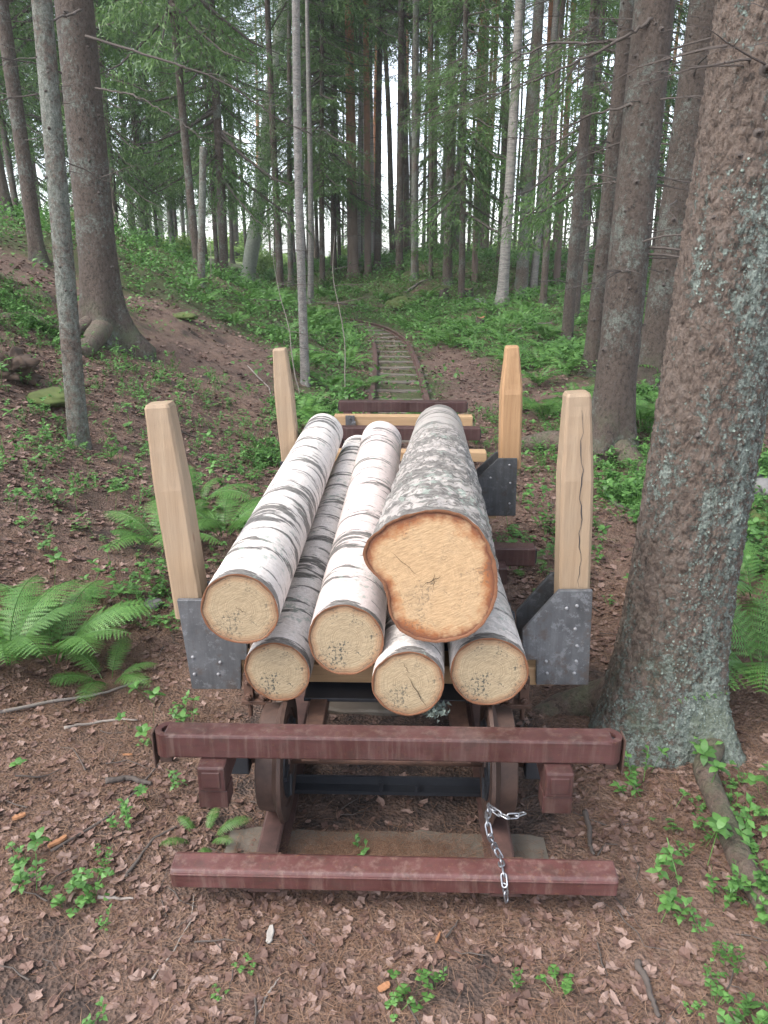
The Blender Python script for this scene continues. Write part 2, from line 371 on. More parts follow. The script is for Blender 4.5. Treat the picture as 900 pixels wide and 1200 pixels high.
def mat_flat(name, c, rough=.7, var=.35, sc=30, metal=0):
    m = M(name, rough); n = m.noise(sc, 4, .7); m.b.inputs['Metallic'].default_value = metal
    m.col(m.mix(n, tuple(x*(1-var) for x in c), tuple(min(1, x*(1+var)) for x in c))); m.bump(n, .3, .003); return m.m
MG = mat_ground()
M_SPR = mat_spruce('spruce_bark', .2, .42, tone=.58); M_SPR2 = mat_spruce('spruce_bark_grey', .0, .50, tone=.92); M_BIG = mat_spruce('lichened_spruce_bark', .15, .5, True, .98); M_ROOT = mat_spruce('bare_root_bark', .5, .25, tone=.85)
M_PINE = mat_pine(); M_BTM = mat_birch('greyish_birch_bark', .75, True, .5, tone=.30); M_BT2 = mat_birch('rough_birch_bark', .8, True, .8, tone=.24); M_BT = mat_birch('birch_tree_bark', .6, True, .0)
M_ASP = mat_flat('grey_smooth_bark', (.25, .27, .22), .85, .5, 12)
M_DEAD = mat_flat('dead_twig_bark', (.072, .058, .05), .9, .4, 20); M_DEADP = mat_flat('pale_twig_bark', (.22, .19, .165), .9, .4, 20)
M_NEED = leafmat('spruce_needles', (.042, .092, .028), (.085, .165, .045), (.13, .225, .06), .40, .5)
M_NEED2 = leafmat('far_crown_foliage', (.04, .08, .024), (.06, .115, .04), (.10, .16, .055), .30, .5)
M_BRT = leafmat('far_meadow_leaves', (.13, .23, .045), (.19, .31, .065), (.26, .38, .10), .45, .5)
M_HERB = leafmat('herb_leaves', (.045, .115, .026), (.085, .20, .045), (.13, .28, .07), .35, .5)
M_FERN = leafmat('fern_fronds', (.065, .16, .032), (.10, .235, .05), (.15, .30, .065), .35, .5, True)
M_LIT = leafmat('dead_leaves', (.055, .029, .022), (.125, .070, .053), (.215, .145, .118), .0, .75)
M_NDL = leafmat('fallen_needles', (.075, .035, .020), (.150, .080, .046), (.24, .15, .10), .0, .8)
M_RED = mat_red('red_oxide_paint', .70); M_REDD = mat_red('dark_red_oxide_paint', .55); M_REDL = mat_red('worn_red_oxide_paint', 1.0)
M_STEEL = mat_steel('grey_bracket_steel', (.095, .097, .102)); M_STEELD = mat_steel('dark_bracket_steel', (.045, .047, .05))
M_RUST = mat_rust('rusty_iron'); M_RAIL = mat_rust('rail_rust', (.040, .022, .019), (.115, .060, .048)); M_BLK = mat_flat('blackened_iron', (.02, .022, .027), .5)
M_RUSTW = mat_rust('worn_wheel_rust', (.032, .018, .014), (.085, .048, .035))
M_NAIL = mat_flat('dull_nail_steel', (.24, .24, .245), .6, .3, 60, .3)
M_CHAIN = mat_flat('galvanised_steel', (.30, .31, .33), .35, .2, 60, .8)
M_T1 = mat_timber('weathered_pine_timber', (.84, .85, .84), grey=.28); M_T2 = mat_timber('fresh_pine_timber', (.90, .78, .64)); M_TX = mat_timber('bolster_timber', (1, .95, .85), (1.4, 28, 28))
M_SLP = mat_timber('weathered_sleeper_wood', (.20, .20, .19), (1.4, 25, 25), 0, .6)
M_ROCK = mat_flat('grey_stone', (.17, .165, .16), .9, .5, 6); M_MOSS = mat_flat('moss', (.065, .085, .022), .95, .55, 14)
M_LICH = leafmat('lichen_flakes', (.075, .095, .08), (.135, .165, .14), (.21, .25, .215), .0, .9)

# ================================================================ GROUND
def green(x, y):
    xc = np.interp(y, TY, TX); d = np.abs(x-xc)
    g = .30+.16*sst(3, 6, y)+.24*sst(6, 11, y)
    g = g-.30*(1-sst(.6, 1.2, d))*(1-sst(6, 8, y)) - .40*np.exp(-(((x-xc)-.85)/.45)**2)*sst(3, 5, y)*(1-sst(13, 17, y))
    g = g+.10*np.exp(-(((x-1.0)/.5)**2+((y-1.7)/.45)**2))
    g = g-.10*np.exp(-((x+1.9)/.5)**2-((y-6.0)/2.5)**2) + .16*np.exp(-((x+3.2)/1.2)**2-((y-6)/3)**2)
    g = g-.20*sst(-1.2, -2.2, x)*(1-sst(9, 13, y))
    return g+.38*fbm(x*.8+9, y*.8, 4, 21)
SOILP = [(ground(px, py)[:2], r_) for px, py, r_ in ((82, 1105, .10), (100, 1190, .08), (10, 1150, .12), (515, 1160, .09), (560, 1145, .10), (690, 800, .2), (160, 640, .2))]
def soil(x, y):  # bare soil patches plus painted shade below the wagon
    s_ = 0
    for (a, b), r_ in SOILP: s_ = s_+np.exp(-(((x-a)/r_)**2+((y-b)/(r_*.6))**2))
    s_ = s_+.8*sst(.62, .45, np.abs(x))*sst(1.66, 1.85, y)*(1-sst(5, 7, y))  # wagon's shade painted into the ground colour between the rails
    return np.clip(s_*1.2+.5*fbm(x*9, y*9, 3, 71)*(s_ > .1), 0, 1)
def axis(segs):
    out = [segs[0][0]]
    for a, b, n in segs: out += list(np.linspace(a, b, n+1)[1:])
    return np.array(out)
gx = axis([(-900, -60, 14), (-60, -14, 30), (-14, -5, 60), (-5, -2.6, 48), (-2.6, 2.6, 200), (2.6, 5, 48), (5, 14, 60), (14, 60, 30), (60, 900, 14)])
gy = axis([(-60, -6, 12), (-6, .3, 40), (.3, 5, 200), (5, 12, 110), (12, 30, 90), (30, 70, 40), (70, 1500, 16)])
X, Y = np.meshgrid(gx, gy, indexing='xy'); Z = H(X, Y)
fine = (np.abs(X) < 6) & (Y < 14) & (Y > -2)
Z = Z+np.where(fine, fbm(X*9, Y*9, 3, 31)*.012*sst(-.2, .4, Y+2), 0)
g = Geo(); nx, ny = len(gx), len(gy); I = (np.arange(ny-1)[:, None]*nx+np.arange(nx-1)[None]).ravel()
g.add(np.stack([X, Y, Z], -1).reshape(-1, 3), np.stack([I, I+1, I+nx+1, I+nx], -1))
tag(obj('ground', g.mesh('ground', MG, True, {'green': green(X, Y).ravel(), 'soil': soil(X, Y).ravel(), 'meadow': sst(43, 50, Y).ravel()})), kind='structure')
def Hf(x, y):
    return H(x, y)+np.where((np.abs(x) < 6) & (y < 14), fbm(np.asarray(x)*9, np.asarray(y)*9, 3, 31)*.012, 0)

# ================================================================ TRACK
def track(y, off, z=0.0):
    y = np.asarray(y, float); xc = np.interp(y, TY, TX); return np.stack([xc+off, y, np.full(y.shape, z)], -1)
TYs = np.concatenate([np.linspace(1.585, 15, 60), np.linspace(15.2, 23, 60)])
cp = track(TYs, 0); k = np.ones(9)/9
for _ in range(3):
    cx = np.convolve(np.pad(cp[:, 0], 4, 'edge'), k, 'valid'); cp[3:-3, 0] = cx[3:-3]
tn = np.gradient(cp, axis=0); tn /= np.linalg.norm(tn, axis=1)[:, None]; nrm = np.stack([tn[:, 1], -tn[:, 0], 0*tn[:, 0]], -1)
prof = [(-.042, .0), (.042, .0), (.042, .006), (.009, .014), (.008, .046), (.028, .052), (.029, .067), (.023, .071), (-.023, .071), (-.029, .067), (-.028, .052), (-.008, .046), (-.009, .014), (-.042, .006)]
for sgn, lab in ((-1, 'left rusty narrow-gauge rail running under the wagon into the ferns'), (1, 'right rusty narrow-gauge rail curving left among the ferns behind the wagon')):
    c = cp+nrm*sgn*.315; V = []
    for (a, b) in prof: V.append(c+nrm*a+np.array([0, 0, .022+b]))
    V = np.stack(V, 1); n, m_ = V.shape[:2]; fs = []
    for i in range(n-1):
        for j in range(m_): fs.append((i*m_+j, i*m_+(j+1) % m_, (i+1)*m_+(j+1) % m_, (i+1)*m_+j))
    g = Geo().add(V.reshape(-1, 3), fs); g.f.append([tuple(range(m_))[::-1]]); g.f.append([tuple((n-1)*m_+i for i in range(m_))])
    tag(obj('rail', g, mat=M_RAIL), lab, 'rail', 'rails of the narrow-gauge track')
# sleepers
def plank(L, W, T, seed, n=14, wob=.006):
    r = np.random.default_rng(seed); xs = np.linspace(-L/2, L/2, n); V = []
    for x in xs:
        e = r.normal(0, wob, 4); c = .008
        V += [(x, -W/2+e[0]+c, -T/2), (x, W/2+e[1]-c, -T/2), (x, W/2+e[1], -T/2+c), (x, W/2+e[1], T/2-c+e[2]*.4), (x, W/2+e[1]-c, T/2+e[2]*.4), (x, -W/2+e[0]+c, T/2+e[3]*.4), (x, -W/2+e[0], T/2-c+e[3]*.4), (x, -W/2+e[0], -T/2+c)]
    fs = [(i*8+j, i*8+(j+1) % 8, (i+1)*8+(j+1) % 8, (i+1)*8+j) for i in range(n-1) for j in range(8)]
    g = Geo().add(V, np.array(fs)[:, ::-1]); g.f.append([tuple(range(8))]); g.f.append([tuple((n-1)*8+i for i in range(8))[::-1]]); return g
slm = [plank(.82, .12, .10, 60+i).mesh('sleeper', M_SLP) for i in range(3)]
o = obj('sleeper', plank(.90, .20, .05, 5, 24), mat=M_SLP); o.location = (0, 1.72, 0.0)
tag(o, 'wide flat grey sleeper under the front of the wagon, strewn with brown needles', 'sleeper', 'wooden sleepers of the track')
ys = [2.4, 3.1, 3.8, 4.5, 5.2, 5.95, 6.8, 7.5, 8.2, 8.85, 9.5, 10.2, 10.85, 11.5, 12.2, 12.95, 13.7, 14.5, 15.3, 16.1, 16.9, 17.7, 18.5, 19.2, 19.8, 20.4, 21.0, 21.5, 22.0]
NTH = ['first', 'second', 'third', 'fourth', 'fifth', 'sixth', 'seventh', 'eighth', 'ninth', 'tenth', 'eleventh', 'twelfth', 'thirteenth', 'fourteenth', 'fifteenth', 'sixteenth', 'seventeenth', 'eighteenth', 'nineteenth', 'twentieth', 'twenty-first', 'twenty-second', 'farthest']
for i, y in enumerate(ys):
    j = int(np.argmin(np.abs(cp[:, 1]-y))); p = cp[j]; a = math.atan2(tn[j, 1], tn[j, 0])-math.pi/2
    o = obj('sleeper', slm[i % 3]); o.location = (p[0]+random.uniform(-.03, .03), p[1], -.028+.012*random.random()); o.rotation_euler = (0, random.uniform(-.02, .02), a+random.uniform(-.03, .03))
    tag(o, ('weathered grey sleeper, %s behind the empty bogie going along the overgrown track' % NTH[i-6]) if y > 6.6 else 'weathered sleeper hidden in the shade under the log wagon', 'sleeper', 'wooden sleepers of the track')
g = Geo().box((0, 1.97, .045), (.62, .035, .012)).box((0, 1.99, .06), (.62, .008, .035)); g.tube([(-.02, 1.96, .05), (-.02, 1.955, .085)], .007, 6); g.tube([(.09, 1.96, .05), (.09, 1.96, .07)], .009, 6)
tag(obj('tie_bar', g, mat=M_BLK), 'dark flat iron tie bar lying between the rails under the wagon', 'tie bar')

# ================================================================ WAGONS
class Thing:
    def __init__(s, name, loc, label, cat, group=None): s.e = empty(name, loc, 0, label, cat, group); s.l = np.array(loc, float)
    def part(s, name, g, mat, bevel=0, smooth=False, parent=None, org=None, label=None):
        for i in range(len(g.v)): g.v[i] = g.v[i]-s.l-(org if org is not None else 0)
        o = obj(name, g, parent or s.e, mat, bevel, smooth)
        if org is not None: o.location = org
        if label: o['label'] = label
        return o
def disc(g, c, r, t, n=12, axis='y'):
    c = np.array(c, float); a = {'x': np.array([t/2, 0, 0]), 'y': np.array([0, t/2, 0]), 'z': np.array([0, 0, t/2])}[axis]
    return g.tube([c-a, c+a], r, n)
def buffer_beam(T, y, x0, x1, z0, z1, dp, mat, ring=True):
    if ring:
        # hollow beam whose ends are rounded round a vertical pin hole
        r = dp/2; g = Geo(); g.box(((x0+x1)/2, y, (z0+z1)/2), (x1-x0-2*r+.012, dp, z1-z0))
        b = T.part('buffer_beam', g, mat, .006)
        for s_, xe in ((-1, x0+r), (1, x1-r)):
            h = Geo(); n = 24; th = np.linspace(0, 2*math.pi, n, endpoint=False); V = []
            for rr in (r, r*.5):
                for z in (z0+.001, z1-.001): V += [(xe+rr*math.cos(t), y+rr*math.sin(t), z) for t in th]
            fs = []
            for k in range(n):
                k2 = (k+1) % n
                fs += [(k, k2, n+k2, n+k), (2*n+k2, 2*n+k, 3*n+k, 3*n+k2), (n+k, n+k2, 3*n+k2, 3*n+k), (k2, k, 2*n+k, 2*n+k2)]
            h.add(V, fs); T.part('pin_eye', h, mat, 0, False, b)
            T.part('pin_hole_shade', Geo().tube([(xe, y, z0+.004), (xe, y, z1-.012)], r*.51, 14), M_BLK, 0, False, b)  # black filling stands in for the shade inside the pin hole
            q = Geo().box((xe+s_*(r+.003), y, (z0+z1)/2-.018), (.004, .045, z1-z0+.035)).box((xe+s_*(r-.022), y+.005, z0-.014), (.03, .03, .026))
            T.part('end_strap', q, M_RUSTW, .001, False, b)
    else:
        g = Geo().box(((x0+x1)/2, y, (z0+z1)/2), (x1-x0, dp, z1-z0)); b = T.part('buffer_beam', g, mat, .006)
        for xe in (x0, x1):
            q = Geo().box((xe+(.002 if xe > 0 else -.002), y, (z0+z1)/2), (.006, dp*.72, (z1-z0)*.7)); T.part('end_opening', q, M_BLK, 0, False, b)
    return b
def wheel(T, x, y, rz=.093, s=1):
    # lathe about the x axis; s = side (flange faces the middle)
    pr = [(-.034, .05), (-.034, .135), (-.030, .14), (-.030, .158), (-.036, .160), (-.036, .198), (-.026, .202), (-.018, .186), (-.010, .173), (.035, .169), (.038, .164), (.036, .148), (.012, .138), (.008, .06), (.05, .055), (.052, .0)]
    pr = [(-.045, .0), (-.045, .05)]+[(a, b-.022 if b > .1 else b) for a, b in pr]
    n = 40; th = np.linspace(0, 2*math.pi, n, endpoint=False); zc = rz+.149
    V = np.array([[(x+s*a, y+b*math.cos(t), zc+b*math.sin(t)) for t in th] for a, b in pr]).reshape(-1, 3)
    fs = [(i*n+k, i*n+(k+1) % n, (i+1)*n+(k+1) % n, (i+1)*n+k) for i in range(len(pr)-1) for k in range(n)]
    f = np.array(fs); f = f if s < 0 else f[:, ::-1]
    g = Geo().add(V, f); o = T.part('wheel', g, M_RUSTW, 0, True, org=np.array([x, y-T.l[1], zc]))
    md = o.modifiers.new('edge', 'EDGE_SPLIT'); md.split_angle = R(35)
    h = Geo()                                       # dark web of the wheel with spoke ribs
    disc(h, (x-s*.0365, y, zc), .112, .004, 32, 'x')
    for k in range(5):
        a = k*2*math.pi/5+.3; h.add(np.array([[-.006, -.008, .05], [.0, -.008, .05], [.0, .008, .05], [-.006, .008, .05], [-.006, -.006, .11], [.0, -.006, .11], [.0, .006, .11], [-.006, .006, .11]])@rotx_(a).T*np.array([s, 1, 1])+np.array([x-s*.038, y, zc]), [(0, 1, 2, 3), (4, 5, 6, 7), (0, 1, 5, 4), (1, 2, 6, 5), (2, 3, 7, 6), (3, 0, 4, 7)])
    T.part('wheel_web', h, M_BLK, 0, False, o, np.array([0, 0, 0.])-0)
    return o
def rotx_(a): c, s = math.cos(a), math.sin(a); return np.array([[1, 0, 0], [0, c, -s], [0, s, c]])
_tp = Thing.part
def part(s, name, g, mat, bevel=0, smooth=False, parent=None, org=None, label=None):
    if parent is not None and parent is not s.e and org is not None:      # sub-part given in world coordinates, own origin = parent's
        po = np.array(parent.location)
        for i in range(len(g.v)): g.v[i] = g.v[i]-s.l-po
        o = obj(name, g, parent, mat, bevel, smooth)
    else: o = _tp(s, name, g, mat, bevel, smooth, parent, org, label)
    if label: o['label'] = label
    return o
Thing.part = part
def bolt(g, p, ax='y', r=.009): disc(g, p, r, .012, 6, ax); disc(g, p, r*.5, .024, 6, ax); return g
def bogie(T, y0, y1, axles, ring=True, x0=-.635, x1=.585, mat=M_RED, z0=.39, z1=.468, dp=.078, second=None, front=None, fz=.348):
    fr = front or (z0, z1, dp)
    buffer_beam(T, y0, x0, x1, fr[0], fr[1], fr[2], mat, ring)
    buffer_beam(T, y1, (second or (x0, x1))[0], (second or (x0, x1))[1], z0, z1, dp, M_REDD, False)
    for s_ in (-1, 1):
        g = Geo().box((s_*.425, y0+.02, fz), (.068, .17, .07)).box((s_*.40, (y0+y1)/2+.05, fz-.045), (.03, y1-y0-.1, .05)); T.part('side_bar', Geo().box((s_*.425, y1-.06, fz), (.068, .14, .07)), M_REDD, .004); g = Geo().box((s_*.425, y0+.02, fz), (.068, .17, .07)); f = T.part('side_frame', g, M_REDD, .005)
        for ye in (y0-.03, ):
            q = Geo().box((s_*.425, ye+.002, fz-.062), (.072, .06, .05)).box((s_*.425, ye-.036, fz), (.045, .004, .045)); T.part('frame_shoe', q, M_REDD, .004, False, f)
        for ya in axles:
            q = Geo().box((s_*.425, ya, .262), (.078, .11, .09)); disc(q, (s_*.468, ya, .262), .03, .016, 12, 'x'); T.part('axle_box', q, M_BLK, .005)
    for ya in axles:
        g = Geo().tube([(-.42, ya, .243), (.42, ya, .243)], .022, 12); T.part('axle', g, M_RUST, 0, True)
        for s_ in (-1, 1): wheel(T, s_*.315, ya, s=s_)
W1 = Thing('log_wagon', (0, 2.2, 0), 'narrow-gauge log wagon with red end beams and four timber stakes, loaded with birch logs', 'wagon')
bogie(W1, 1.632, 2.98, (1.86, 2.72), x0=float(at(183, 880, 1.62)[0]), x1=float(at(729, 880, 1.62)[0]), second=(-.6, .585), front=(.419, .484, .062), fz=.382)
for yc_ in (2.38, 2.62): W1.part('cross_member', Geo().box((0, yc_, .37), (.76, .07, .08)), M_REDD, .004)
W1.part('shade_plate', Geo().box((0, 2.47, .352), (.50, .98, .012)), M_BLK, .002)  # black plate added to deepen the shade under the wagon
for xp_ in (-.62, .62): W1.part('drag_bar', Geo().box((xp_*.33, 2.4, .33), (.05, 1.3, .05)), M_RUST, .003)
def wood_bolster(T, y, x0=-.52, x1=.56, z0=.375, z1=.435, d=.10):
    return T.part('bolster', Geo().box(((x0+x1)/2, y, (z0+z1)/2), (x1-x0, d, z1-z0)), M_TX, .004)
wood_bolster(W1, 2.09, -.50, .50); wood_bolster(W1, 3.64, -.50, .50); wood_bolster(W1, 4.74)
W1.part('spine_beam', Geo().box((0, 3.6, .335), (.12, 2.3, .074)), M_REDD, .005)
for s_ in (-1, 1): W1.part('cross_tie', Geo().box((s_*.2, 3.8, .33), (.06, 2.0, .06)), M_REDD, .004)
for ya in (3.5, 4.45):
    W1.part('axle', Geo().tube([(-.36, ya, .243), (.36, ya, .243)], .022, 12), M_RUST, 0, True)
    for s_ in (-1, 1): wheel(W1, s_*.315, ya, s=s_)
def bracket(poly_px, y, mat, t=.016, nails=(), dy2=.125, lab=None):
    P = [at(px, py, y)[[0, 2]] for px, py in poly_px]
    b = W1.part('stake_bracket', Geo().prism(P, 'y', y-t/2, y+t/2), mat, .002, label=lab)
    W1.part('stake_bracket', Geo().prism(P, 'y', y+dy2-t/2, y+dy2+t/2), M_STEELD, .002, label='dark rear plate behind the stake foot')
    if nails:
        for px, py in nails:
            g = Geo(); q = at(px, py, y-t/2-.001); g.tube([q+[0, .003, 0], q+[0, -.002, 0], q+[0, -.004, 0]], [.0052, .0052, .003], 10)
            W1.part('nail_head', g, M_NAIL, 0, True, b)
    return b
def stake(px0, py0, px1, py1, y, wb, wt, mat, lab, split=False):
    a = at(px0, py0, y); b = at(px1, py1, y); d = (b-a); a = a-d/np.linalg.norm(d)*.05
    d = b-a; L = np.linalg.norm(d); u = d/L; sx = np.cross([0, 1, 0], u); sx /= np.linalg.norm(sx); sy = np.cross(u, sx)
    g = Geo(); V = []; ts = np.concatenate([np.linspace(0, .62, 8), np.linspace(.66, .985, 9), [1.0]]); r = np.random.default_rng(int(px0))
    wv = r.normal(0, .0004, (len(ts), 4))
    for i, t in enumerate(ts):
        k_ = wb if t < .64 else wb+(wt-wb)*((t-.64)/.36)
        if t == 1: k_ = wt-.008
        h = k_/2; c = .10*k_; dep = h if t < .64 else h*(.97)
        ring = [(-h+c, -dep), (h-c, -dep), (h, -dep+c), (h, dep-c), (h-c, dep), (-h+c, dep), (-h, dep-c), (-h, -dep+c)]
        for j, (p, q) in enumerate(ring): V.append(a+u*(L*t)+sx*(p+wv[i, j % 4])+sy*(q+wv[i, (j+1) % 4]))
    n = len(ts); fs = [(i*8+j, i*8+(j+1) % 8, (i+1)*8+(j+1) % 8, (i+1)*8+j) for i in range(n-1) for j in range(8)]
    org = a; g.add(np.array(V), fs); g.f.append([tuple(range(8))[::-1]]); g.f.append([tuple((n-1)*8+i for i in range(8))])
    o = W1.part('stake', g, mat, .0015, False, None, a-W1.l, lab)
    if split:      # drying crack, a dark sliver proud of the face
        q = Geo(); pts = []
        for t in np.linspace(.12, .93, 26):
            pts.append((t, .012+.0035*math.sin(t*31)+.002*math.sin(t*77)-.005*t))
        V = []; 
        for t, xo in pts:
            wd = .0009*math.sin(math.pi*(t-.1)/.85)*(1+.6*math.sin(t*43))+.0003; k_ = wb if t < .64 else wb+(wt-wb)*((t-.64)/.36)
            for e in (-wd, wd): V.append(a+u*(L*t)+sx*(xo+e)+sy*(-k_/2*1.0-.0012))
        q.add(np.array(V), [(2*i, 2*i+1, 2*i+3, 2*i+2) for i in range(len(pts)-1)]); W1.part('drying_crack', q, M_BLK, 0, False, o, np.zeros(3))
    return o
def nails(lst): return lst
bracket([(208, 702), (244, 702), (290, 745), (290, 772), (283, 772), (283, 806), (226, 806)], 2.03, M_STEEL, nails=[(226, 770), (228, 790), (256, 790), (258, 776)], lab='scuffed grey bracket plate leaning outward on the front left')
bracket([(655, 691), (694, 691), (689, 801), (628, 801), (628, 772), (612, 772), (612, 738)], 2.03, M_STEEL, nails=[(664, 713), (676, 710), (674, 737), (676, 757), (640, 775), (675, 775), (641, 789), (673, 789)], lab='clean grey bracket plate on the front right')
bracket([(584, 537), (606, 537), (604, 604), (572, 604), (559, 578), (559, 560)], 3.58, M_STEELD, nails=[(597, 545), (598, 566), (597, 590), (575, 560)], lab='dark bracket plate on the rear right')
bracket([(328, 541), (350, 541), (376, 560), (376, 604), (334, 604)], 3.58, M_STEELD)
stake(224, 700, 187, 472, 2.093, .089, .070, M_T1, 'front left timber stake leaning outward, greyed pale wood')
stake(670, 690, 676, 459, 2.093, .090, .066, M_T1, 'front right timber stake split by a long drying crack', True)
stake(341, 538, 328, 408, 3.643, .086, .062, M_T1, 'rear left timber stake beside the white log')
stake(597, 535, 600, 405, 3.643, .100, .060, M_T2, 'rear right timber stake with fresh orange wood')
for s_, xs in ((-1, (-.42, -.375)), (1, (.36, .405))):       # clamps and bolts under the front bolster
    g = Geo()
    for x in xs: g.box((x, 2.02, .37), (.028, .03, .10)); bolt(g, (x, 2.0, .395)); bolt(g, (x, 2.0, .345), r=.011); g.tube([(x, 2.02, .42), (x, 2.02, .27)], .008, 8)
    g.box((sum(xs)/2, 2.02, .325), (.09, .04, .014)); W1.part('clamp', g, M_RUST, .002)
B2 = Thing('bogie', (0, 5.8, 0), 'empty dark red bogie with a pale timber cross beam standing behind the loaded wagon', 'bogie')
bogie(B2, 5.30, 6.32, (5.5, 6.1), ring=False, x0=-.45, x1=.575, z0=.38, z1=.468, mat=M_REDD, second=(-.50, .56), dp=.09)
B2.part('bolster', Geo().box((.035, 5.84, .40), (1.06, .10, .085)), M_TX, .004)
g = Geo().box((-.37, 5.775, .40), (.07, .02, .10)).box((-.34, 5.74, .385), (.03, .05, .05)); bolt(g, (-.37, 5.76, .43)); bolt(g, (-.37, 5.76, .38)); B2.part('clamp', g, M_STEEL, .002)
# stop beam across the rail ends
g = Geo(); z0 = .095; P = [(1.519, z0), (1.583, z0), (1.583, z0+.054), (1.572, z0+.062), (1.522, z0+.056), (1.515, z0+.046)]
a = at(199, 1030, 1.515)[0]; b = at(726, 1030, 1.515)[0]
S = Thing('stop_beam', ((a+b)/2, 1.55, 0), 'worn reddish steel stop beam lying across the rail ends, nearest the camera', 'beam')
S.part('beam', g.prism(P, 'x', a, b), M_REDL, .004)
q = Geo().box(((a+b)/2, 1.5165, z0+.045), (b-a-.01, .008, .005)); S.part('weld_lip', q, M_REDL, .002)
for s_ in (-1, 1): S.part('rail_clip', Geo().box((s_*.315, 1.60, .105), (.09, .05, .02)), M_RUST, .002)

# ================================================================ CHAIN
link = Geo(); L2, rw = .0125, .0042
pts = [(rw*1.0*math.cos(t)*1.6, L2*(1 if math.sin(t) > 0 else -1)*.72+math.sin(t)*rw*1.7, 0) for t in np.linspace(0, 2*math.pi, 14, endpoint=False)]
link.tube(pts, .0024, 6, closed=True); lm = link.mesh('chain_link', M_CHAIN, True)
path = [at(614, 953, 1.63), at(604, 956, 1.615), at(592, 957, 1.61), at(581, 951, 1.63), at(573, 944, 1.66), at(571, 962, 1.60), at(574, 980, 1.58), at(580, 993, 1.60), at(586, 1004, 1.59), atz(588, 1014, .163), atz(590, 1023, .158), at(591, 1034, 1.508), at(594, 1058, 1.505)]
path = np.array(path); sl = np.concatenate([[0], np.cumsum(np.linalg.norm(np.diff(path, axis=0), axis=1))])
CH = empty('chain', path[9], 0, 'galvanised steel chain looped round the right wheel and over the stop beam', 'chain')
pitch = .0235
for i in range(int(sl[-1]/pitch)):
    s0 = (i+.5)*pitch; p = np.array([np.interp(s0, sl, path[:, k]) for k in range(3)]); q = np.array([np.interp(s0+.004, sl, path[:, k]) for k in range(3)]); d = Vector(q-p).normalized()
    rot = d.to_track_quat('Y', 'Z').to_matrix().to_4x4() @ Matrix.Rotation((i % 2)*math.pi/2+.3, 4, 'Y')
    o = obj('chain_link', lm, CH); o.matrix_local = Matrix.Translation(Vector(p-path[9])) @ rot

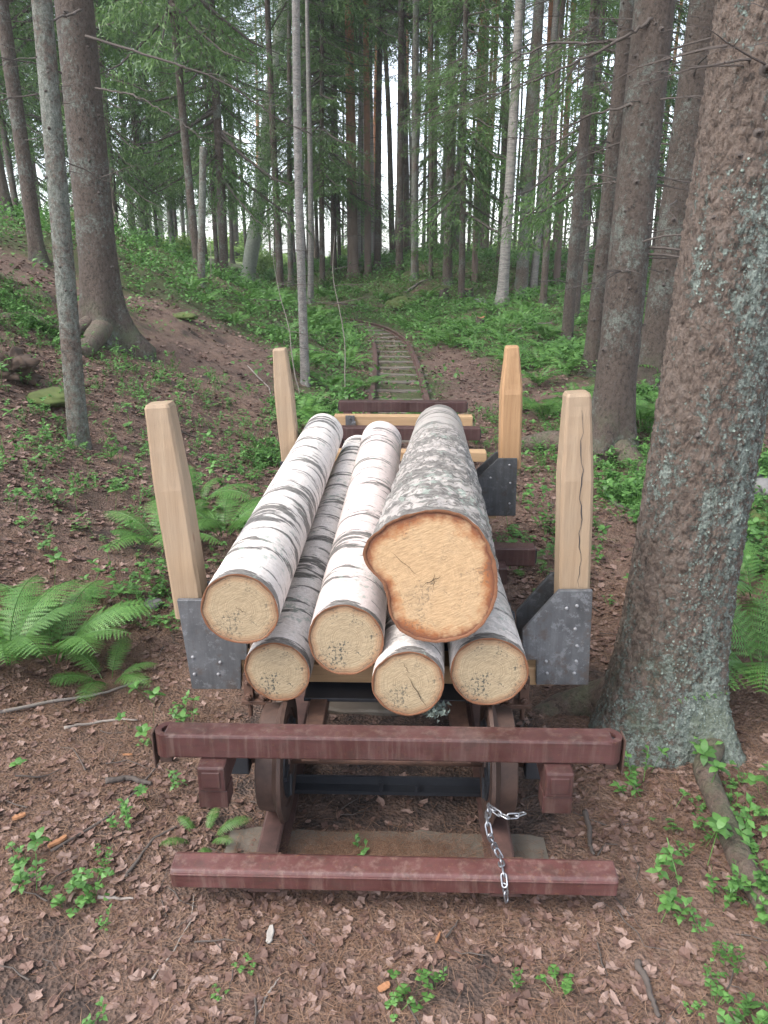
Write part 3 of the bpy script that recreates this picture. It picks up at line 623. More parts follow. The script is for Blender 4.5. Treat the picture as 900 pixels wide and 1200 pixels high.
# ================================================================ LOGS
M_L = [mat_birch('white_birch_bark', .58, ax='y'), mat_birch('banded_birch_bark', .56, ax='y', rough_amt=.08, tone=1.05), mat_birch('pinkish_birch_bark', .50, ax='y', warm=1.), mat_birch('scaly_birch_bark', .6, ax='y', rough_amt=.95, fade=True, tone=.50), mat_birch('mottled_birch_bark', .56, ax='y', rough_amt=.25)]
M_F = [mat_face('sawn_birch_pale', .12, (.84, .86, .86), .7), mat_face('sawn_birch_speckled', .18, (.84, .87, .88), 1.), mat_face('sawn_birch_orange_edged', 1.0, (1.04, .93, .82), .45, .22)]
M_RIM = mat_flat('inner_bark', (.15, .062, .028), .8, .45, 60)
def make_log(px, py, Yf, rad, bpx, bpy, Yb, rb, mat, fmat, label, outline=None, seed=0, scaly=0., name='birch_log', rz=1.0, crack=None):
    a = at(px, py, Yf); b = at(bpx, bpy, Yb); L = np.linalg.norm(b-a); d = Vector((b-a)/L)
    N = 96; th = np.linspace(0, 2*math.pi, N, endpoint=False); ny_ = int(L/.012) if scaly else int(L/.025)
    ys_ = np.linspace(0, L, ny_); r_ = np.random.default_rng(seed)
    lobes = 1+.018*np.cos(2*th+seed)+.012*np.cos(3*th+seed*2)+.006*fbm(np.cos(th)*3+seed, np.sin(th)*3, 2, 3)
    if outline is None: f0 = rad*lobes
    else: f0 = outline(th)
    Rr = np.zeros((ny_, N))
    for i, y in enumerate(ys_):
        base = (rad+(rb-rad)*y/L)*lobes
        if outline is not None:
            k1 = math.exp(-y/.10); k2 = math.exp(-y/.7); circ = (rad+(rb-rad)*y/L)*lobes
            sm = np.minimum(f0, rad*1.06); base = circ*(1-k2)+sm*k2; base = base*(1-k1)+f0*k1
        Rr[i] = base
    T, YY = np.meshgrid(th, ys_); per = int(round(2*math.pi*rad/.05))
    Rr += rad*.012*fbm(np.cos(T)*2+seed, YY*3+np.sin(T)*2, 3, 8)+.0012*fbm(T/(2*math.pi)*per*2, YY*90, 2, 4)
    if scaly:
        u = T/(2*math.pi)*30; v = YY*26+.9*fbm(u*.5, YY*12, 2, 4); F1, F2, idd = worley(u, v, 30)
        amt = scaly*sst(0, .05, YY)*(1-sst(1.0, 1.7, YY+.35*fbm(u*.3, YY*2, 2, 6)))
        Rr += amt*(.010*idd+.006*np.clip(F2-F1, 0, .35)/.35-.008)
    V = np.stack([Rr*np.cos(T), YY-.0025, Rr*np.sin(T)], -1).reshape(-1, 3)
    I = (np.arange(ny_-1)[:, None]*N+np.arange(N)[None]).ravel(); J = (np.arange(ny_-1)[:, None]*N+((np.arange(N)+1) % N)[None]).ravel()
    E = tag(empty(name, a, 0), label, 'log', 'birch logs loaded on the wagon')
    q = d.to_track_quat('Y', 'Z'); E.rotation_mode = 'QUATERNION'; E.rotation_quaternion = q
    obj('bark', Geo().add(V, np.stack([I, I+N, J+N, J], -1)).mesh('bark', mat, True), E)
    for end in (0, 1):
        Ro = Rr[0 if end == 0 else -1]; Ri = Ro-.0045-.0015*np.sin(th*9+seed) if outline is None else Ro-.0075-.006*fbm(np.cos(th)*4, np.sin(th)*4, 4, 7)
        y0 = -.0025 if end == 0 else L-.0025; sgn = -1 if end == 0 else 1
        V = []; 
        for rr, yy in ((Ro, y0), (Ri, y0+sgn*.0015), (Ri-.001, y0-sgn*.002)): V.append(np.stack([rr*np.cos(th), np.full(N, yy), rr*np.sin(th)], -1))
        V = np.concatenate(V); k = np.arange(N); k2 = (k+1) % N
        obj('bark_rim', Geo().add(V, np.concatenate([np.stack([k, k2, N+k2, N+k], -1), np.stack([N+k, N+k2, 2*N+k2, 2*N+k], -1)])), E, M_RIM, 0, True)
        nr = 12; fr = np.linspace(1, 0, nr+1)[:-1]; V = []; at_ = []
        for f_ in fr:
            rr = (Ri-.001)*f_; yy = y0-sgn*.0018+.0012*fbm(rr*np.cos(th)*30, rr*np.sin(th)*30, 2, seed)*(f_ < 1)
            V.append(np.stack([rr*np.cos(th), np.broadcast_to(yy, (N,)), rr*np.sin(th)], -1)); at_ += [f_]*N
        V.append(np.array([[0, y0-sgn*.0018, 0]])); at_.append(0); V = np.concatenate(V)
        fs = []
        for i in range(nr-1): fs.append(np.stack([i*N+k, i*N+k2, (i+1)*N+k2, (i+1)*N+k], -1))
        g = Geo().add(V, np.concatenate(fs)); g.f.append(np.stack([(nr-1)*N+k, (nr-1)*N+k2, np.full(N, nr*N)], -1))
        fo = obj('cut_face', g.mesh('cut_face', fmat, True, {'rim': at_}), E)
        if crack and end == 0:
            for (ax_, az_, bx_, bz_, wd) in crack:
                qg = Geo(); V = []; m_ = 12
                for t in np.linspace(0, 1, m_):
                    jx = .0015*math.sin(t*17+seed); wv = wd*math.sin(math.pi*min(max(t, .03), .97))
                    x_ = ax_+(bx_-ax_)*t; z_ = az_+(bz_-az_)*t; nx_, nz_ = -(bz_-az_), (bx_-ax_); l_ = math.hypot(nx_, nz_)
                    for e in (-1, 1): V.append((x_+nx_/l_*(jx+e*wv), -.0042, z_+nz_/l_*(jx+e*wv)))
                qg.add(V, [(2*i, 2*i+1, 2*i+3, 2*i+2) for i in range(m_-1)]); c_ = obj('drying_crack', qg, fo, M_CRK)
    return E
M_CRK = mat_flat('crack_shadow_wood', (.07, .045, .025), .9)
ol_px = [(424, 653), (429, 638), (441, 627), (457, 615), (480, 606), (510, 601), (538, 605), (560, 622), (574, 645), (582, 678), (580, 705), (568, 730), (548, 745), (520, 752), (495, 751), (470, 741), (458, 724), (454, 703), (449, 686), (439, 675), (429, 666)]
c0 = (508, 678); Y4 = 1.80; sc4 = depth(at(*c0, Y4))/F
oa = [(math.atan2(-(y-c0[1])/.915, x-c0[0]) % (2*math.pi), math.hypot(x-c0[0], (y-c0[1])/.915)*sc4) for x, y in ol_px]; oa.sort()
oth = np.array([q[0] for q in oa]); orr = np.array([q[1] for q in oa])
def ol4(t):
    r = np.interp(np.mod(t, 2*math.pi), np.concatenate([oth-2*math.pi, oth, oth+2*math.pi]), np.tile(orr, 3))
    return np.convolve(np.pad(r, 1, 'wrap'), [.15, .7, .15], 'valid')*(1+.003*np.sin(t*23)+.003*np.sin(t*41+1))
make_log(281, 714, 1.80, .1005, 380, 506, 3.93, .098, M_L[0], M_F[0], 'clean white birch log on the left lying against the leaning front stake', seed=1, crack=[(-.012, .01, .02, -.012, .0006)])
make_log(325, 787, 1.86, .092, 420, 527, 4.15, .085, M_L[1], M_F[1], 'thin dark-banded birch log low between the two white left logs', seed=2)
make_log(405, 750, 1.84, .103, 447, 517, 4.25, .115, M_L[2], M_F[1], 'pinkish white birch log with a speckled round end left of the biggest log', seed=3)
make_log(508, 678, Y4, .166, 514, 503, 4.05, .128, M_L[3], M_F[2], 'thickest birch log on top with scaly bark and an orange-rimmed lopsided cut end', outline=ol4, seed=4, scaly=1., crack=[(-.028, -.018, .022, .01, .0012), (.0, -.03, .002, .02, .0009), (-.12, .08, -.03, .0, .0005)])
make_log(478, 801, 1.78, .0955, 503, 560, 3.9, .09, M_L[4], M_F[0], 'short-faced birch log with a cracked cut end at the bottom beneath the thickest log', seed=5, crack=[(-.004, .03, .052, -.07, .0011), (-.015, .065, .005, .03, .0007)])
make_log(573, 787, 1.83, .103, 524, 545, 4.2, .09, M_L[4], M_F[1], 'bottom right birch log with mottled bark beside the split stake', seed=6)

# ================================================================ VEGETATION MODELS
def rnd_rot(r, tilt): return rotz(r.uniform(0, 6.283))@rotx_(r.uniform(-tilt, tilt))@roty(r.uniform(-tilt, tilt))
def bake(protos, P, S, RZ, TILT=None, seed=0):
    """joins many small copies (stuff that nobody could count) into one Geo; protos = [(V, F)], all F the same width"""
    r = np.random.default_rng(seed); which = r.integers(0, len(protos), len(P)); g = Geo()
    for k, (V, Fc) in enumerate(protos):
        i = np.where(which == k)[0]
        if not len(i): continue
        c, s_ = np.cos(RZ[i]), np.sin(RZ[i]); v = np.asarray(V)[None]*S[i, None, None] if np.ndim(S[i]) == 1 else np.asarray(V)[None]*S[i][:, None, :]
        if TILT is not None:
            tx = r.normal(0, 1, len(i))*TILT; cx, sx = np.cos(tx)[:, None], np.sin(tx)[:, None]
            v = np.stack([v[..., 0], v[..., 1]*cx-v[..., 2]*sx, v[..., 1]*sx+v[..., 2]*cx], -1)
            tx = r.normal(0, 1, len(i))*TILT; cx, sx = np.cos(tx)[:, None], np.sin(tx)[:, None]
            v = np.stack([v[..., 0]*cx+v[..., 2]*sx, v[..., 1], -v[..., 0]*sx+v[..., 2]*cx], -1)
        v = np.stack([v[..., 0]*c[:, None]-v[..., 1]*s_[:, None], v[..., 0]*s_[:, None]+v[..., 1]*c[:, None], v[..., 2]], -1)+P[i][:, None]
        Fc = np.asarray(Fc); n = len(V)
        g.add(v.reshape(-1, 3), (Fc[None]+(np.arange(len(i))*n)[:, None, None]).reshape(-1, Fc.shape[1]))
    return g
def tri(V, out):      # helper to gather triangles
    out.append(np.asarray(V, float))
def tris(out):
    V = np.concatenate(out); return V, np.arange(len(V)).reshape(-1, 3)
# --- spruce bough: unit length along +x, herring-bone twigs, needles as slivers
def bough(seed, n1=13, fine=False):
    r = np.random.default_rng(seed); out = []; stem = []
    def stemz(t): return -.10*t*1.2+.16*t**3-.08*t*t
    def needles(a, b, k, ln, wd):
        d = b-a; L = np.linalg.norm(d)+1e-9; u = d/L
        sd = np.cross(u, [0, 0, 1.]); sd /= np.linalg.norm(sd)+1e-9; up = np.cross(sd, u)
        for i in range(k):
            p = a+d*((i+r.random())/k); ph = r.choice([0, math.pi])+r.normal(0, .6); o = (sd*math.cos(ph)+up*math.sin(ph))*.75+u*.75; o /= np.linalg.norm(o)
            q = np.cross(o, r.normal(size=3)); q /= np.linalg.norm(q)+1e-9
            out.append(np.array([p-q*wd, p+q*wd, p+o*ln*r.uniform(.7, 1.2)]))
    nl, nw = (.020, .0014) if fine else (.050, .0055); dens = 150 if fine else 34
    for s_ in (-1, 1):
        for i in range(n1):
            t = .10+.88*(i+r.uniform(-.2, .5))/n1; L = .40*(1-t)**.7*r.uniform(.6, 1.1)+.05
            a = np.array([t, 0, stemz(t)]); dr = np.array([.75, s_*1., -.25-.5*r.random()]); dr /= np.linalg.norm(dr); b = a+dr*L
            needles(a, b, max(2, int(L*dens)), nl, nw)
            for j in range(int(L*(16 if fine else 11))):
                tt = r.uniform(.2, .95); c = a+(b-a)*tt; l2 = L*.45*(1.1-tt)*r.uniform(.6, 1.1)+.03
                d2 = np.array([r.uniform(.3, 1), s_*r.uniform(-.2, 1), -r.uniform(.2, 1.1)]); d2 /= np.linalg.norm(d2)
                needles(c, c+d2*l2, max(2, int(l2*dens)), nl, nw)
            stem.append((a, b))
    needles(np.array([.1, 0, stemz(.1)]), np.array([1.02, 0, stemz(1.)]), int(dens*.8), nl, nw)
    return tris(out), stem, stemz
BG = [bough(100+i) for i in range(4)]
BF = [bough(200+i, 16, True) for i in range(2)]
def crown_geo(seed, h, rb, n, prot=BG, droop=.35, start=0., conical=True):
    r = np.random.default_rng(seed); g = Geo(); gs = Geo()
    for i in range(n):
        t = (i+r.random())/n; z = start+(h-start)*t; L = (rb*(1-t)**.8 if conical else rb*(.5+.5*math.sin(math.pi*min(1, t+.15))))*r.uniform(.6, 1.1)+.25
        (V, Fc), st, sz = prot[r.integers(len(prot))]; a = r.uniform(0, 6.283)
        m_ = rotz(a)@roty(droop*r.uniform(.3, 1.3)-.5*t)
        g.add((V*L)@m_.T+[0, 0, z], Fc)
        ln = np.array([[tt, 0, sz(tt)] for tt in (0, .35, .7, 1)])*L
        gs.tube(ln@m_.T+[0, 0, z], [.014*L, .010*L, .005*L, .002], 4, False)
    return g, gs
CR = {}
for nm, args in (('low_a', (1, 9, 2.1, 120)), ('low_b', (2, 10, 2.4, 130)), ('low_c', (3, 8, 1.9, 100)), ('high_a', (4, 8, 2.3, 60)), ('high_b', (5, 9, 2.6, 66))):
    a, b = crown_geo(*args); CR[nm] = (a.mesh('crown', M_NEED), b.mesh('branches', M_DEAD))
def leafcrown(seed, h, rx, n, lf=.05, mat=M_NEED2):     # loose leafy crown (birch, bushes)
    r = np.random.default_rng(seed); out = []; k = 60
    C = r.normal(size=(k, 3)); C /= np.linalg.norm(C, axis=1)[:, None]; C *= r.uniform(.35, 1, (k, 1))**.6; C = C*[rx, rx, h/2]+[0, 0, h/2]
    P = C[r.integers(0, k, n)]+r.normal(size=(n, 3))*[rx*.17, rx*.17, h*.07]
    base = np.array([[0, -.5, 0], [.36, .0, .06], [0, .5, 0], [-.36, 0, .06]])
    A = r.normal(size=(n, 3)); A /= np.linalg.norm(A, axis=1)[:, None]; B = np.cross(A, r.normal(size=(n, 3))); B /= np.linalg.norm(B, axis=1)[:, None]; Cc = np.cross(A, B)
    s_ = (lf*r.uniform(.6, 1.3, n))[:, None, None]
    V = (base[None, :, 0:1]*A[:, None]+base[None, :, 1:2]*B[:, None]+base[None, :, 2:3]*Cc[:, None])*s_+P[:, None]
    return Geo().add(V.reshape(-1, 3), np.arange(n*4).reshape(-1, 4)).mesh('crown', mat)
CR['leaf'] = leafcrown(7, 7, 1.6, 9000, .09)
# dead snags round a bare trunk: unit trunk axis, one joined mesh for far trees
def twig_pts(r, L, droop=.3, n=7, wig=.06):
    p = [np.zeros(3)]; d = np.array([1, 0, r.uniform(-.15, .25)])
    for i in range(n): d = d+np.array([0, r.normal(0, wig*2), -droop/n*r.uniform(0, 2)+r.normal(0, wig)]); d /= np.linalg.norm(d); p.append(p[-1]+d*L/n)
    return np.array(p)
def deadset(seed, n, z0, z1, Lm, r0, sub=2, rad=.007):
    r = np.random.default_rng(seed); g = Geo()
    for i in range(n):
        a = r.uniform(0, 6.283); z = r.uniform(z0, z1); L = Lm*r.uniform(.25, 1); m_ = rotz(a); P = twig_pts(r, L)
        off = np.array([r0*.8, 0, 0]); Q = (P+off)@m_.T+[0, 0, z]; g.tube(Q, np.linspace(rad, .0015, len(Q)), 4, False)
        for j in range(sub):
            k = r.integers(2, 6); S_ = twig_pts(r, L*.45, .4, 4)@rotz(r.choice([-1, 1])*r.uniform(.4, .9)).T+P[k]; g.tube((S_+off)@m_.T+[0, 0, z], np.linspace(rad*.5, .001, len(S_)), 3, False)
    return g
DS = [deadset(300+i, 34, 1.2, 8.5, 1.3, .07).mesh('dead_branches', M_DEAD) for i in range(3)]
DT = []
for i in range(5):
    r = np.random.default_rng(330+i); g = Geo(); P = twig_pts(r, 1., .25, 9, .05); g.tube(P, np.linspace(.010, .0014, 10), 5, False)
    for j in range(7):
        k_ = r.integers(2, 9); S_ = twig_pts(r, r.uniform(.15, .4), .5, 5, .08)@rotz(r.choice([-1, 1])*r.uniform(.4, 1.)).T+P[k_]; g.tube(S_, np.linspace(.0035, .0008, len(S_)), 3, False)
    DT.append(g.mesh('dead_branch', M_DEAD))
# --- trunk
def trunk_geo(top, H_, r0, N=20, nz=50, flare=.5, fl_h=.25, lobes=5, seed=0, zb=-.35, bend=0., knob=.0, prof=None):
    seed = abs(int(seed))
    """local, base at origin; top = lean direction (dx, dy) per metre of height"""
    r = np.random.default_rng(seed); zs = np.concatenate([np.linspace(zb, 1.2, int(nz*.45)), np.linspace(1.2, H_, nz-int(nz*.45)+1)[1:]])
    th = np.linspace(0, 2*math.pi, N, endpoint=False); V = []; ph = r.uniform(0, 6.28)
    for z in zs:
        rr = r0*(1-.88*max(z, 0)/H_)**.85; f = flare*math.exp(-max(z, -.1)/fl_h)
        R_ = rr*(1+f*(1+.55*np.cos(lobes*th+ph)+.3*np.cos((lobes-2)*th+ph*2))+knob*(vn(th*2.2+seed, np.full(N, z*7))-.5)+.03*np.cos(2*th+ph))
        cx = top[0]*z+bend*math.sin(z*.5+ph)*.5*(1-math.exp(-max(z, 0))); cy = top[1]*z+bend*math.cos(z*.42+ph*2)*.4*(1-math.exp(-max(z, 0)))
        V.append(np.stack([cx+R_*np.cos(th), cy+R_*np.sin(th), np.full(N, z)], -1))
    V = np.concatenate(V); n = len(zs); I = (np.arange(n-1)[:, None]*N+np.arange(N)[None]).ravel(); J = (np.arange(n-1)[:, None]*N+((np.arange(N)+1) % N)[None]).ravel()
    return Geo().add(V, np.stack([I, J, J+N, I+N], -1))
def add_shared(name, me, parent, loc, rz=0, sc=1., kind=None, rx=0.):
    o = bpy.data.objects.new(name, me); COL.objects.link(o); o.parent = parent; o.location = loc; o.rotation_euler = (rx, 0, rz); o.scale = (sc, sc, sc) if np.isscalar(sc) else sc
    if kind: o['kind'] = kind
    return o
TREES = []
def tree(px, py, wpx, tx, bark, name, label, crown='high', ch=None, H_=19, group=None, cat='tree', wref=1., N=20, flare=.45, bend=.05, dead=True, ds=1., crown_sc=1., p=None, r0=None, lean=None):
    if p is None:
        wpx *= .88; p = ground(px, py); D = depth(p); r0 = wpx*D/F/2; q = at(tx, 0, p[1]); lean = ((q[0]-p[0])/(q[2]-p[2]), random.uniform(-.01, .01))
    r = random.Random(int(px*7+py)); z = H(p[0], p[1])
    E = empty(name, (p[0], p[1], z), 0, label, cat, group)
    obj('trunk', trunk_geo(lean, H_, r0, N, 60 if N > 16 else 26, flare, .12+r0*.6, r.choice([4, 5]), int(px), bend=bend, knob=.06), E, bark, 0, True)
    def onaxis(h): return (lean[0]*h, lean[1]*h, h)
    if crown == 'leaf': add_shared('crown', CR['leaf'], E, onaxis(ch or 9), r.uniform(0, 6), crown_sc)
    elif crown:
        h = ch if ch is not None else (r.uniform(6.6, 9.4) if crown == 'high' else r.uniform(2.0, 4.2)); nm = r.choice({'high': ['high_a', 'high_b'], 'low': ['low_a', 'low_b', 'low_c']}[crown])
        a = r.uniform(0, 6.28); s_ = crown_sc*(H_-h)/8.6 if crown == 'high' else crown_sc*(1.0 if H_ < 13 else 1.15)
        sc = (crown_sc, crown_sc, (H_-h)/(8 if nm != 'high_b' else 9)) if crown == 'high' else (crown_sc*1., crown_sc, (H_-h)/{'low_a': 9, 'low_b': 10, 'low_c': 8}[nm])
        add_shared('crown', CR[nm][0], E, onaxis(h), a, sc); c2 = add_shared('branches', CR[nm][1], E, onaxis(h), a, sc, 'stuff')
    if dead: add_shared('dead_branches', DS[r.randrange(3)], E, (lean[0]*4, lean[1]*4, 0), r.uniform(0, 6.28), (ds, ds, 1), 'stuff')
    TREES.append((E, p, r0, lean)); return E
def snags(E, p, r0, lean, n, seed, z0=.8, z1=5.5, L=(.3, 1.2), H_=19):
    r = random.Random(seed)
    for i in range(n):
        h = r.uniform(z0, z1); a = r.uniform(0, 6.283); rr = r0*(1-.88*h/H_)**.85*.93
        o = add_shared('dead_branch', DT[r.randrange(5)], E, (lean[0]*h+rr*math.cos(a), lean[1]*h+rr*math.sin(a), h), a, r.uniform(*L), None)
def knots(E, r0, lean, n, seed, z0=.3, z1=4.5, H_=19, size=.016):
    r = random.Random(seed)
    for i in range(n):
        h = r.uniform(z0, z1); a = r.uniform(0, 6.283); rr = r0*(1-.88*h/H_)**.85
        o = add_shared('knot', KN, E, (lean[0]*h+rr*math.cos(a), lean[1]*h+rr*math.sin(a), h), a, r.uniform(.6, 1.3)*size)
g = Geo(); g.tube([(-.9, 0, 0), (-.3, 0, 0), (.25, 0, 0), (.32, 0, 0), (.05, 0, 0)], [1.5, 1.2, .9, .65, .35], 9, False); g.tube([(.0, 0, 0), (.9, .1, .2), (1.5, .1, .1)], [.4, .34, .22], 7); KN = g.mesh('knot', M_DEAD, True)

# ================================================================ THE BIG SPRUCE ON THE RIGHT
def big_spruce():
    base = ground(781, 850); bx, by = base[0], base[1]; z0 = float(H(bx, by))
    c7 = at(797, 700, by); lean = ((c7[0]-at(790, 800, by)[0])/(c7[2]-at(790, 800, by)[2]), .01)
    c0_ = at(912, 0, by); lean = ((c0_[0]-c7[0])/(c0_[2]-c7[2]), .0); ox = c7[0]-bx-lean[0]*(c7[2]-z0)
    r0 = 112*depth(c7)/F/2; E = empty('spruce_tree', (bx, by, z0), 0, 'massive lichen-crusted spruce standing closest, at the right beside the red beam', 'tree', 'spruce trees')
    Hh = 20; N = 300; zs = np.concatenate([np.linspace(-.3, 3.4, 560), np.linspace(3.42, Hh, 60)]); th = np.linspace(0, 2*math.pi, N, endpoint=False)
    T, Z_ = np.meshgrid(th, zs); ZZ = np.maximum(Z_, 0)
    rr = r0*(1+.10*np.exp(-ZZ/.5))*(1-.85*ZZ/Hh)**.8
    fl = np.exp(-ZZ/.17); dirs = [(-2.65, .55, .95), (-.95, .30, 1.1), (-1.85, .5, .40), (.3, .5, .05), (1.4, .5, .3), (2.5, .5, .6)]
    lob = 0
    for a_, wd, am in dirs:
        da = np.angle(np.exp(1j*(T-a_))); lob = lob+am*np.exp(-(da/wd)**2)
    R_ = rr*(1+fl*(.10+.62*lob)+.05*np.exp(-ZZ/.6)*lob)+.006*fbm(np.cos(T)*2, Z_*2+np.sin(T)*2, 3, 3)
    U = T/(2*math.pi)*56; W_ = Z_*34
    U2 = U+.5*fbm(U*.7, W_*.7, 2, 1); F1, F2, idd = worley(np.mod(U2, 56), W_+.9*fbm(U*.5, W_*.6, 3, 2), 56)
    edge = np.clip((F2-F1)/.30, 0, 1)
    U3 = T/(2*math.pi)*110; G1, G2, gid = worley(U3, Z_*46, 110)
    R_ = R_+(.0055*edge*(.3+idd)+.0048*gid*np.clip((G2-G1)/.3, 0, 1)-.004)+.0045*fbm(U*1.1, Z_*42, 4, 33)
    rag = sst(.2, .7, fbm(U*.25, Z_*1.5, 2, 17)); R_ = R_+.003*rag*fbm(U*1.3, W_*1.6, 3, 12)
    cx = ox*(1-np.exp(-ZZ/.15)*.5)+lean[0]*Z_; cy = 0*Z_
    V = np.stack([cx+R_*np.cos(T), cy+R_*np.sin(T), Z_], -1).reshape(-1, 3); n = len(zs)
    I = (np.arange(n-1)[:, None]*N+np.arange(N)[None]).ravel(); J = (np.arange(n-1)[:, None]*N+((np.arange(N)+1) % N)[None]).ravel()
    # lichen: mostly on the side turned to the light (right / front), thinning upward
    side = np.cos(T+.45); li = .52+.22*side-.08*np.clip(Z_-1.2, 0, 2)+.30*fbm(T*2.2, Z_*3.2, 3, 14)+.22*fbm(U*.6, Z_*9, 2, 5)+.2*np.exp(-((Z_-.05)/.2)**2)*(np.cos(T+2.2) > .2)
    tr = obj('trunk', Geo().add(V, np.stack([I, J, J+N, I+N], -1)).mesh('trunk', M_BIG, True, {'lichen': li.ravel()}), E)
    # crusty lichen flakes standing off the bark
    r = np.random.default_rng(5); n_ = 70000; ti = r.integers(0, N, n_); zi = r.integers(0, 540, n_); ok = (li[zi, ti]+.75*fbm(th[ti]*26, zs[zi]*42, 3, 51)+r.normal(0, .06, n_) > .78) & (np.sin(th[ti]) < .35); ti, zi = ti[ok], zi[ok]
    P = V.reshape(n, N, 3)[zi, ti]; nrm_ = np.stack([np.cos(th[ti]), np.sin(th[ti]), 0*th[ti]], -1); tg = np.stack([-np.sin(th[ti]), np.cos(th[ti]), 0*th[ti]], -1); upv = np.array([0, 0, 1.])
    m_ = len(P); s_ = r.uniform(.0015, .0048, m_)[:, None]; a = r.uniform(0, 6.28, m_)[:, None]; A = tg*np.cos(a)+upv*np.sin(a); B = -tg*np.sin(a)+upv*np.cos(a)
    q = [P+nrm_*.0005-A*s_, P+B*s_*.9+nrm_*r.uniform(0, .9, (m_, 1))*s_, P+A*s_*.9+nrm_*r.uniform(.3, 1.2, (m_, 1))*s_, P-B*s_+nrm_*r.uniform(0, .9, (m_, 1))*s_]
    fo = obj('lichen', Geo().add(np.stack(q, 1).reshape(-1, 3), np.arange(m_*4).reshape(-1, 4)), tr, M_LICH); fo['kind'] = 'stuff'
    # roots
    def root(pts, rads, seed, lab=None):
        P = np.array([[x, y, H(x, y)+dz] for x, y, dz in pts]); t = np.linspace(0, 1, len(P)); tt = np.linspace(0, 1, 60)
        Q = np.stack([np.interp(tt, t, P[:, k]) for k in range(3)], -1)
        for _ in range(4): Q[1:-1] = (Q[:-2]+2*Q[1:-1]+Q[2:])/4
        rad = np.interp(tt, t, rads)*(1+.10*fbm(tt*14, tt*0+seed, 3, seed)); g = Geo(); g.tube(Q-np.array([bx, by, z0]), rad, 18, True); o = obj('root', g, E, M_ROOT, 0, True)
        if lab: o['label'] = lab
    a1 = ground(822, 915); a2 = ground(845, 965); a3 = ground(872, 1030); a4 = ground(912, 1085); a5 = ground(960, 1120)
    root([(bx+.05, by-.05, .10), (bx+.11, by-.16, .05), (a1[0], a1[1], .035), (a2[0], a2[1], .025), (a3[0], a3[1], .02), (a4[0], a4[1], .01), (a5[0], a5[1], -.06)], [.03, .035, .036, .030, .034, .038, .036], 1, 'long bare root running forward along the ground to the right')
    b1 = ground(700, 835); b2 = ground(655, 830); b3 = ground(610, 840)
    root([(bx-.10, by+.02, .12), (b1[0], b1[1], .05), (b2[0], b2[1], .0), (b3[0], b3[1], -.06)], [.10, .065, .05, .04], 2, 'thick root running left behind the bracket plate')
    add_shared('crown', CR['high_b'][0], E, (ox+lean[0]*8, 0, 8), 1., (1.2, 1.2, 1.3)); add_shared('branches', CR['high_b'][1], E, (ox+lean[0]*8, 0, 8), 1., (1.2, 1.2, 1.3), 'stuff')
    def surf(px, py):
        q = at(px, py, by); h = q[2]-z0; rr_ = r0*(1-.85*h/Hh)**.8; dx = q[0]-bx-(ox+lean[0]*h); dx = max(-rr_*.95, min(rr_*.95, dx)); return dx+ox+lean[0]*h, -math.sqrt(rr_**2-dx*dx), h, math.atan2(-math.sqrt(rr_**2-dx*dx), dx)
    for px, py, s_ in ((872, 95, .025), (863, 165, .017), (896, 185, .018), (845, 190, .015), (822, 258, .014), (884, 262, .013), (800, 500, .013), (865, 505, .013), (835, 625, .020), (797, 692, .017), (842, 690, .011), (818, 738, .013), (806, 740, .012), (880, 440, .012)):
        x, y, h, a = surf(px, py); add_shared('knot', KN, E, (x, y, h), a, s_*.75)
    for px, py, L, k_ in ((872, 90, .30, 0), (861, 82, .35, 2), (896, 92, .5, 3), (852, 88, .25, 1), (842, 60, .4, 4)):
        x, y, h, a = surf(px, py); o = add_shared('dead_branch', DT[k_], E, (x, y, h), a-.8, L); 
    return E
BS = big_spruce()

# ================================================================ TREES NEAR THE TRACK (base pixel, width, pixel column at the top edge of the photo)
G1 = 'spruce trees'
t = tree(125, 398, 47, 84, M_SPR, 'spruce_tree', 'stout dark spruce on the left bank with spreading mossy roots', 'high', None, 20, G1, N=64, flare=.65, bend=.03, dead=False, crown_sc=1.2)
E, p, r0, lean = TREES[-1]; snags(E, p, r0, lean, 22, 3, 1.2, 5.5, (.3, 1.1)); knots(E, r0, lean, 46, 4, .5, 4.2)
def root_of(E, p, pts, rads, mat=M_ROOT, N=14):
    P = np.array([[x, y, H(x, y)+dz] for x, y, dz in pts]); t_ = np.linspace(0, 1, len(P)); tt = np.linspace(0, 1, 40)
    Q = np.stack([np.interp(tt, t_, P[:, k]) for k in range(3)], -1)
    for _ in range(4): Q[1:-1] = (Q[:-2]+2*Q[1:-1]+Q[2:])/4
    obj('root', (lambda g: g.tube(Q-np.array(E.location), np.interp(tt, t_, rads)*(1+.12*fbm(tt*12, tt, 3, int(px_seed))), N, True))(Geo()), E, mat, 0, True)
px_seed = 3
q1 = ground(100, 418); q2 = ground(80, 400); q3 = ground(30, 374); q4 = ground(5, 372)
root_of(E, p, [(p[0], p[1], .14), (q1[0], q1[1], .05), (q1[0]-.15, q1[1]-.25, -.04)], [.12, .08, .04])
root_of(E, p, [(p[0]-.1, p[1], .10), (q2[0], q2[1], .05), (q3[0], q3[1], .03), (q4[0], q4[1], -.02)], [.10, .05, .05, .04])
q1 = ground(150, 405); root_of(E, p, [(p[0]+.05, p[1], .12), (q1[0], q1[1], .02), (q1[0]+.25, q1[1]-.2, -.06)], [.13, .08, .04])
t = tree(712, 532, 51, 770, M_SPR, 'spruce_tree', 'thick knotty spruce behind the split stake, growing from a low root mound', 'high', None, 20, G1, N=64, flare=.7, bend=.02, dead=False, crown_sc=1.2)
E, p, r0, lean = TREES[-1]; SP2 = TREES[-1]; snags(E, p, r0, lean, 30, 8, 1.3, 4.6, (.3, 1.2)); knots(E, r0, lean, 60, 9, .4, 4.0)
q1 = ground(682, 532); q2 = ground(640, 524); q3 = ground(600, 530); q4 = ground(575, 540)
